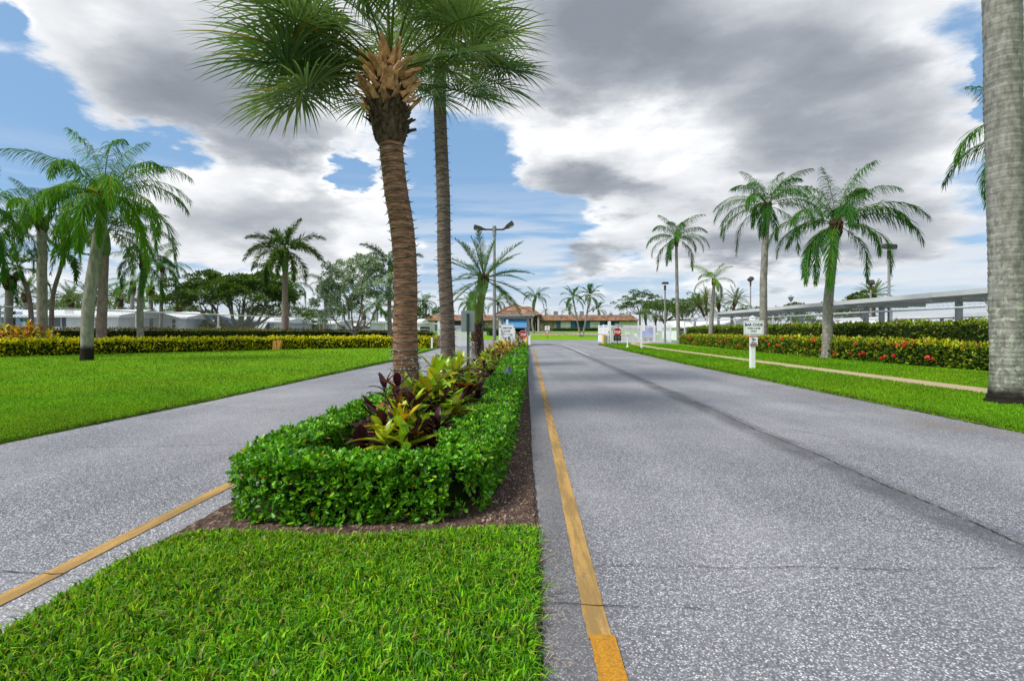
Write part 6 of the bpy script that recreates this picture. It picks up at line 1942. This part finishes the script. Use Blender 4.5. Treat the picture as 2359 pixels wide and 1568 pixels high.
# mansard: courses step up the slope
m = MB()
e0, e1, r0_, r1_ = gx(970, yC), gx(1471, yC), gx(983, yC), gx(1456, yC)
nc = 8
for i in range(nc):
    t0, t1 = i / nc, (i + 1) / nc
    f = lambda t: (e0 + (r0_ - e0) * t, e1 + (r1_ - e1) * t, -1.1 + 1.6 * t, 2.52 + 1.35 * t)
    a0, a1, ya, za = f(t0); c0, c1, yb, zb_ = f(t1)
    m.add([(a0, ya - .05, za - .02), (a1, ya - .05, za - .02), (a0, ya - .05, za + .035), (a1, ya - .05, za + .035), (c0, yb, zb_), (c1, yb, zb_)], [(0, 1, 3, 2), (2, 3, 5, 4)])
    m.add([(a0, ya - .05, za), (c0, yb, zb_), (c0, 17, zb_), (a0, 18, za)], [(0, 1, 2, 3)])
    m.add([(a1, ya - .05, za), (c1, yb, zb_), (c1, 17, zb_), (a1, 18, za)], [(3, 2, 1, 0)])
m.build('roof', M['shingle'], b)
MB().box(r0_, .5, 3.70, r1_, 17.4, 3.84).build('flat_roof', M['fascia'], b)
# taller entrance roof
zr, ze = gz(703.8, 116) - zC, gz(725, 116) - zC
m = MB()
A = [(gx(1140, 116), -4.6, ze), (gx(1249, 116), -4.6, ze), (gx(1249, 116), 6, ze), (gx(1140, 116), 6, ze)]
T = [(gx(1163, 116), -.5, zr), (gx(1222.6, 116), -.5, zr), (gx(1222.6, 116), 2, zr), (gx(1163, 116), 2, zr)]
m.add(A + T, [(0, 1, 5, 4), (1, 2, 6, 5), (2, 3, 7, 6), (3, 0, 4, 7), (4, 5, 6, 7), (3, 2, 1, 0)])
ro = m.build('entrance_roof', M['shingle'], b)
MB().box(gx(1141, 116), -4.5, ze - .35, gx(1248, 116), 5.9, ze - .02).build('soffit', M['darkmetal'], ro)
for X in (1150, 1240): MB().box(gx(X, 116) - .2, -4.2, 0, gx(X, 116) + .2, -3.8, ze - .36).build('column', M['fascia'], b)
for i, (s0, s1, Yt, lab) in enumerate([(1608, 1620, 470, 'tall grey rooftop unit left of the curved palms'), (1684, 1695, 470, 'tall grey rooftop unit behind the right curved palm'), (1769, 1778, 505, 'small rooftop unit near the middle of the right clubhouse wing'), (1798.5, 1806, 507, 'left of two dark rooftop units near the tall flat topped tree'), (1807, 1813, 507, 'right of two dark rooftop units near the tall flat topped tree'), (1814.5, 1824, 470, 'white domed rooftop vent near the right end'), (1825, 1832, 515, 'lowest rooftop unit at the right end'), (1581, 1588, 517, 'small rooftop unit beside the entrance roof')]):
    yy = 126
    x0, x1 = gx(s0 * .7932, yy), gx(s1 * .7932, yy)
    zt = gz((820 + Yt / 5.617) * .7932, yy)
    u = thing('rooftop_unit', lab, 'rooftop unit', ((x0 + x1) / 2, yy, 5.0), 0, 'units on the clubhouse roof')
    w = (x1 - x0) / 2
    MB().box(-w, -.5, .05, w, .5, zt - 5.0).build('casing', M['vinyl' if 'white' in lab else 'acunit'], u, bevel=.03)
    m = MB()
    for k in range(5): m.box(-w * .8, -.52, .25 + k * .17, w * .8, -.505, .33 + k * .17)
    m.build('louvres', M['pole'], u)

# ================================================================ carport and right hand background
b = thing('carport', 'long white flat roofed carport on steel posts beyond the right fence', 'carport', (20.5, 10, 0))
pr = [(0, 10), (0, 52.5)]
MB().box(0, 0, 2.93, .08, 43.4, 3.17).build('fascia', M['carport'], b)
MB().box(4.4, 0, 2.93, 4.48, 43.4, 3.17).build('fascia', M['carport'], b)
MB().box(.08, 0, 2.98, 4.40, 43.4, 3.05).build('roof_sheet', M['carport'], b)
MB().box(.0, -.06, 2.93, 4.48, 0, 3.17).build('fascia', M['carport'], b)
MB().box(.0, 43.4, 2.93, 4.48, 43.46, 3.17).build('fascia', M['carport'], b)
pm = MB().box(-.11, -.11, 0, .11, .11, 2.74).mesh('post', M['galv'])
bmm = MB().beam((-1.4, 0, 2.84), (2.6, 0, 2.84), .12, .2).mesh('cross_beam', M['carport'])
br = MB().beam((0, 0, 1.9), (-1.05, 0, 2.74), .08, .08).mesh('brace', M['galv'])
for X in (2290, 2209, 2031, 1995, 1846, 1729, 1686, 1655, 1601):
    yy = 22.1 * F / (X - CX)
    link('post', pm, b, (1.6, yy - 10, 0)); link('cross_beam', bmm, b, (1.6, yy - 10, 0))
    if X in (1995, 1729, 1601): link('brace', br, b, (1.6, yy - 10, 0))
b = thing('carport', 'second lower carport behind the fence near the massive palm', 'carport', (34, 30, 0))
MB().box(0, 0, 2.35, .1, 26, 2.62).build('fascia', M['carport'], b)
MB().box(.1, 0, 2.40, 5, 26, 2.47).build('roof_sheet', M['carport'], b)
pm2 = MB().box(-.1, -.1, 0, .1, .1, 2.4).mesh('post', M['galv'])
for k in range(6): link('post', pm2, b, (1.4, .5 + k * 5, 0)); link('post', pm2, b, (4.2, .5 + k * 5, 0))

def home(label, x0, x1, y, depth, eave, ridge, wall, gable=False, over=.35, wins=(), arch=False, roof='roofwhite', z0=0.0, trimm='white', wz=.60):
    b = thing('mobile_home', label, 'mobile home', (x0, y, z0))
    w = x1 - x0
    if gable:
        if arch:
            pts = [(w * t, eave + (ridge - eave) * math.sin(PI * t) ** .8) for t in np.linspace(0, 1, 13)]
        else:
            pts = [(0, eave), (w / 2, ridge), (w, eave)]
        MB().prism([(0, 0), (w, 0)] + pts[::-1], 0, depth, 'y').build('wall', M[wall], b)
        m = MB()
        p2 = [(-over, pts[0][1] - .05)] + pts[1:-1] + [(w + over, pts[-1][1] - .05)]
        for (a, za), (c, zc_) in zip(p2[:-1], p2[1:]):
            m.add([(a, -over, za + .02), (c, -over, zc_ + .02), (c, depth, zc_ + .02), (a, depth, za + .02), (a, -over, za + .16), (c, -over, zc_ + .16), (c, depth, zc_ + .16), (a, depth, za + .16)],
                  [(0, 1, 2, 3), (4, 5, 6, 7), (0, 1, 5, 4), (0, 3, 7, 4), (1, 2, 6, 5)])
        m.build('roof', M[roof], b)
    else:
        MB().box(0, 0, 0, w, depth, eave).build('wall', M[wall], b)
        m = MB().add([(-over, -over, eave), (w + over, -over, eave), (w + over, depth / 2, ridge), (-over, depth / 2, ridge), (w + over, depth + over, eave), (-over, depth + over, eave),
                      (-over, -over, eave - .16), (w + over, -over, eave - .16), (w + over, depth + over, eave - .16), (-over, depth + over, eave - .16)],
                     [(0, 1, 2, 3), (3, 2, 4, 5), (6, 7, 1, 0), (7, 8, 4, 2, 1), (9, 6, 0, 3, 5), (6, 9, 8, 7)])
        m.build('roof', M[roof], b)
    for wn in wins:
        kind, xc, ww, zc_, hh = wn[:5]
        zc_ += wz
        if kind == 'win':
            f = MB().box(xc - ww / 2 - .07, -.05, zc_ - hh / 2 - .07, xc + ww / 2 + .07, -.005, zc_ + hh / 2 + .07).build('window', M[trimm], b)
            MB().box(xc - ww / 2, -.06, zc_ + .03, xc + ww / 2, -.052, zc_ + hh / 2).build('pane', M['glass'], f)
            MB().box(xc - ww / 2, -.06, zc_ - hh / 2, xc + ww / 2, -.052, zc_ - .03).build('pane', M['glass'], f)
        if kind == 'shut':
            f = MB().box(xc - ww / 2 - .07, -.05, zc_ - hh / 2 - .07, xc + ww / 2 + .07, -.005, zc_ + hh / 2 + .07).build('window', M[trimm], b)
            MB().box(xc - ww / 2, -.06, zc_ - hh / 2, xc + ww / 2, -.052, zc_ + hh / 2).build('pane', M['glass'], f)
            for sx in (-1, 1): MB().box(xc + sx * (ww / 2 + .28) - .17, -.06, zc_ - hh / 2, xc + sx * (ww / 2 + .28) + .17, -.01, zc_ + hh / 2).build('shutter', M[wn[5]], b)
        if kind == 'awn':
            f = MB().box(xc - ww / 2, -.04, zc_ - hh / 2, xc + ww / 2, -.005, zc_ + hh / 2).build('window', M['glass'], b)
            MB().add([(xc - ww / 2 - .1, -.05, zc_ + hh / 2 + .12), (xc + ww / 2 + .1, -.05, zc_ + hh / 2 + .12), (xc + ww / 2 + .1, -.62, zc_ - .02), (xc - ww / 2 - .1, -.62, zc_ - .02),
                      (xc - ww / 2 - .1, -.05, zc_ + hh / 2 + .08), (xc + ww / 2 + .1, -.05, zc_ + hh / 2 + .08), (xc + ww / 2 + .1, -.62, zc_ - .06), (xc - ww / 2 - .1, -.62, zc_ - .06)],
                     [(0, 1, 2, 3), (4, 5, 6, 7), (2, 3, 7, 6), (0, 3, 7, 4), (1, 2, 6, 5)]).build('awning', M['roofwhite'], b)
        if kind == 'panel':
            MB().box(xc - ww / 2, -.03, zc_ - hh / 2, xc + ww / 2, -.004, zc_ + hh / 2).build('wall_panel', M[wn[5]], b)
        if kind == 'tilt':
            f = MB().box(xc - ww / 2, -.04, zc_ - hh / 2, xc + ww / 2, -.005, zc_ + hh / 2).build('window', M['glass'], b)
            MB().beam((xc, -.05, zc_ + hh / 2), (xc - .25, -.95, zc_ - hh / 2 - .1), ww * .7, .04).build('storm_shutter', M[wn[5]], b)
        if kind == 'door':
            d_ = MB().box(xc - ww / 2, -.05, 0, xc + ww / 2, -.005, zc_ + hh / 2).build('door', M['white'], b)
            MB().box(xc - ww * .3, -.06, zc_, xc + ww * .3, -.052, zc_ + hh * .35).build('pane', M['glass'], d_)
    return b
def hx(X, y, x0): return gx(X, y) - x0
y = 44; xa = gx(-140, y)
home('long white mobile home at the left edge behind the fence', xa, gx(272, y), y, 7, 2.62, 3.25, 'home_white', over=.45, wins=[
    ('panel', hx(10, y, xa), 2.0, 1.55, 1.7, 'trim'), ('panel', hx(40, y, xa), .9, 1.5, 1.7, 'home_blue'), ('panel', hx(83, y, xa), .7, 1.5, 1.7, 'home_blue'), ('panel', hx(57.5, y, xa), .75, 1.65, .3, 'teal'),
    ('shut', hx(133, y, xa), .58, 1.46, .82, 'navydoor'), ('panel', hx(160, y, xa), .8, 1.5, 2.0, 'home_white'), ('win', hx(230, y, xa), .7, 1.45, .8)])
y = 55; xa = gx(282, y)
home('white brick mobile home with a gabled end beyond the mauve trunk', xa, gx(428, y), y, 8, 2.75, 3.45, 'home_brick', over=.4, wins=[('win', hx(382, y, xa), .5, 1.45, 1.0), ('win', hx(400, y, xa), .5, 1.45, 1.0), ('panel', hx(370, y, xa), .6, 1.45, .32, 'teal'), ('shut', hx(300, y, xa), .6, 1.4, .9, 'home_grey')])
y = 58; xa = gx(398, y)
home('low blue annex with a shuttered window beside the blue home', xa, gx(440, y), y + .6, 5, 2.45, 2.6, 'home_blue', over=.25, wins=[('shut', hx(416, y, xa), .75, 1.25, .65, 'navydoor')], trimm='white')
xa = gx(437.5, y)
home('blue mobile home with an arched gable behind the banyan tree', xa, gx(537, y), y, 9, 2.55, 3.12, 'home_blue', True, .35, [('shut', hx(450, y, xa), .38, 1.45, .95, 'navydoor'), ('tilt', hx(490, y, xa), .9, 1.35, 1.1, 'home_grey'), ('tilt', hx(513, y, xa), 1.2, 1.35, 1.1, 'home_grey')], True)
y = 62; xa = gx(555, y)
home('grey mobile home with slanted storm shutters right of the banyan trunk', xa, gx(652, y), y, 8, 2.45, 3.0, 'home_grey', over=.3, wins=[('tilt', hx(580 + 9 * k, y, xa), .55, 1.35, 1.1, 'home_grey') for k in range(5)] + [('panel', hx(640, y, xa), .9, 1.3, 1.8, 'home_white')])
y = 70; xa = gx(660, y)
home('cream mobile home with a gabled end beside the foxtail palm', xa, gx(712, y), y, 8, 2.45, 2.95, 'home_cream', True, .3, [('shut', hx(681.5, y, xa), .5, 1.3, .95, 'home_cream')])
xa = gx(710, y)
home('white screened porch with a door between two dark screens', xa, gx(760, y), y + 1, 6, 2.35, 2.75, 'home_white', over=.4, wins=[('panel', hx(718, y, xa), .9, 1.4, 1.5, 'dkvoid'), ('door', hx(729, y, xa), .8, 1.4, 1.2), ('panel', hx(739, y, xa), .6, 1.4, 1.5, 'dkvoid')])
y = 75; xa = gx(758, y)
home('white mobile home with small window awnings right of the looped lamp', xa, gx(858, y), y, 8, 2.45, 2.75, 'home_white', True, .3, [('panel', hx(764, y, xa), .9, 1.35, 1.5, 'dkvoid'), ('awn', hx(786, y, xa), 1.15, 1.45, .7), ('awn', hx(823, y, xa), .9, 1.45, .7), ('awn', hx(845, y, xa), .9, 1.4, .7)])
y = 90; xa = gx(860, y)
home('distant white home glimpsed between the cabbage palm trunks', xa, gx(968, y), y, 8, 2.4, 3.0, 'home_white', over=.3, wins=[('win', hx(945, y, xa), 1.0, 1.3, .9)], z0=.5)
# right side homes
for i, (X0, X1, y, ev, rd, wl, g, lab) in enumerate([(1560, 1604, 70, 1.9, 2.7, 'home_white', False, 'white roofed home behind the gate beside the slim dark trunk'), (1612, 1668, 64, 1.75, 2.4, 'home_white', True, 'low white gabled home left of the short yellowish palm'), (1672, 1752, 58, 2.05, 2.7, 'home_white', True, 'white gabled home behind the bar code sign'),
                                                    (1830, 1990, 64, 1.45, 1.9, 'home_white', False, 'long white roof beyond the nearest queen palm'), (1985, 2145, 46, 1.62, 2.25, 'home_white', True, 'white home with a dark roof edge under the carport'), (2150, 2400, 40, 1.7, 2.1, 'home_white', False, 'white roofed home behind the massive palm trunk')]):
    xa = gx(X0, y)
    w = gx(X1, y) - xa
    home(lab, xa, xa + w, y, 7, ev, rd, wl, g, .3, [('win', w * .3, .8, 1.2, .8), ('win', w * .7, .8, 1.2, .8)], z0=0, wz=0)

# ================================================================ cars and craft
def car(label, x, y, rz, paint, z0=0.0, van=False):
    b = thing('parked_car', label, 'car', (x, y, z0), rz, 'cars parked among the homes')
    body = [(-2.1, .28), (2.1, .28), (2.18, .55), (2.1, .82), (1.25, .94), (.55, 1.40), (-1.15, 1.44), (-1.85, 1.0), (-2.15, .92), (-2.2, .5)]
    MB().prism(body, -.82, .82, 'y').build('body', M[paint], b, bevel=.07)
    for sy in (-1, 1):
        MB().prism([(-1.55, .98), (1.02, .96), (.50, 1.34), (-1.08, 1.37)], sy * .822, sy * .832, 'y').build('side_window', M['glass'], b)
        for sx in (-1.3, 1.32):
            wl = MB().lathe([(.10, -.10), (.31, -.10), (.33, -.06), (.33, .06), (.31, .10), (.10, .10)], 18).build('wheel', M['tyre'], b, loc=(sx, sy * .76, .33), rot=(R(90), 0, 0))
            MB().lathe([(.19, -.115), (.19, .115)], 12).build('rim', M['galv'], wl)
        MB().box(2.05, sy * .62 - .16, .58, 2.20, sy * .62 + .16, .72).build('headlight', M['lens'], b)
        MB().box(-2.22, sy * .62 - .14, .62, -2.12, sy * .62 + .14, .80).build('tail_light', M['red'], b)
    MB().beam((1.18, 0, .97), (.62, 0, 1.36), 1.4, .02, (0, 0, 1)).build('windscreen', M['glass'], b)
    return b
car('red car parked beside the bushy palm beyond the left fence', gx(884, 66), 66, R(8), 'carred')
car('white car parked right of the red one behind the lamp palms', gx(912, 70), 70, R(-5), 'carwhite')
car('white car whose roof shows above the hedge left of the bar code sign', gx(1688, 44), 44, R(100), 'carwhite')
def craft(label, x, y, L, hh, rz):
    b = thing('covered_craft', label, 'boat', (x, y, 0), rz, 'covered craft behind the white gate')
    m = MB()
    sec = [(-L / 2, .45, .55, .70), (-L * .3, .55, .40, .72), (L * .1, .55, .32, .78), (L * .35, .35, .42, .92), (L / 2, .04, .75, 1.02)]
    for (a, w, z0_, z1_) in sec: m.v += [(a, -w * .35, z0_), (a, w * .35, z0_), (a, w, z1_), (a, -w, z1_)]
    for i in range(len(sec) - 1):
        for j in range(4): m.f.append((i * 4 + j, i * 4 + (j + 1) % 4, i * 4 + 4 + (j + 1) % 4, i * 4 + 4 + j))
    m.f += [(3, 2, 1, 0), (16, 17, 18, 19)]
    m.build('hull', M['vinyl'], b)
    m = MB()
    for (a, w, z_) in [(-L * .42, .34, .9), (-L * .2, .36, hh * .8), (0, .30, hh), (L * .12, .26, hh * .92), (L * .3, .16, 1.0)]:
        m.v += [(a, -w, .68), (a, w, .68), (a, w * .55, z_), (a, -w * .55, z_)]
    for i in range(4):
        for j in range(4): m.f.append((i * 4 + j, i * 4 + (j + 1) % 4, i * 4 + 4 + (j + 1) % 4, i * 4 + 4 + j))
    m.f += [(3, 2, 1, 0), (16, 17, 18, 19)]
    m.build('fabric_cover', M['cover'], b, bevel=.05)
    MB().box(-L * .45, -.06, .28, L * .5, .06, .34).build('trailer_beam', M['galv'], b)
    for sy in (-1, 1): MB().lathe([(.05, -.06), (.20, -.06), (.22, 0), (.20, .06), (.05, .06)], 14).build('wheel', M['tyre'], b, loc=(-.2, sy * .55, .22), rot=(R(90), 0, 0))
    return b
craft('low white hulled craft under a blue cover behind the white gate', gx(1484, 63), 63, 2.4, 1.35, R(160))
craft('taller white hulled craft under a blue cover behind the white gate', gx(1497.5, 63.6), 63.6, 2.4, 1.95, R(15))
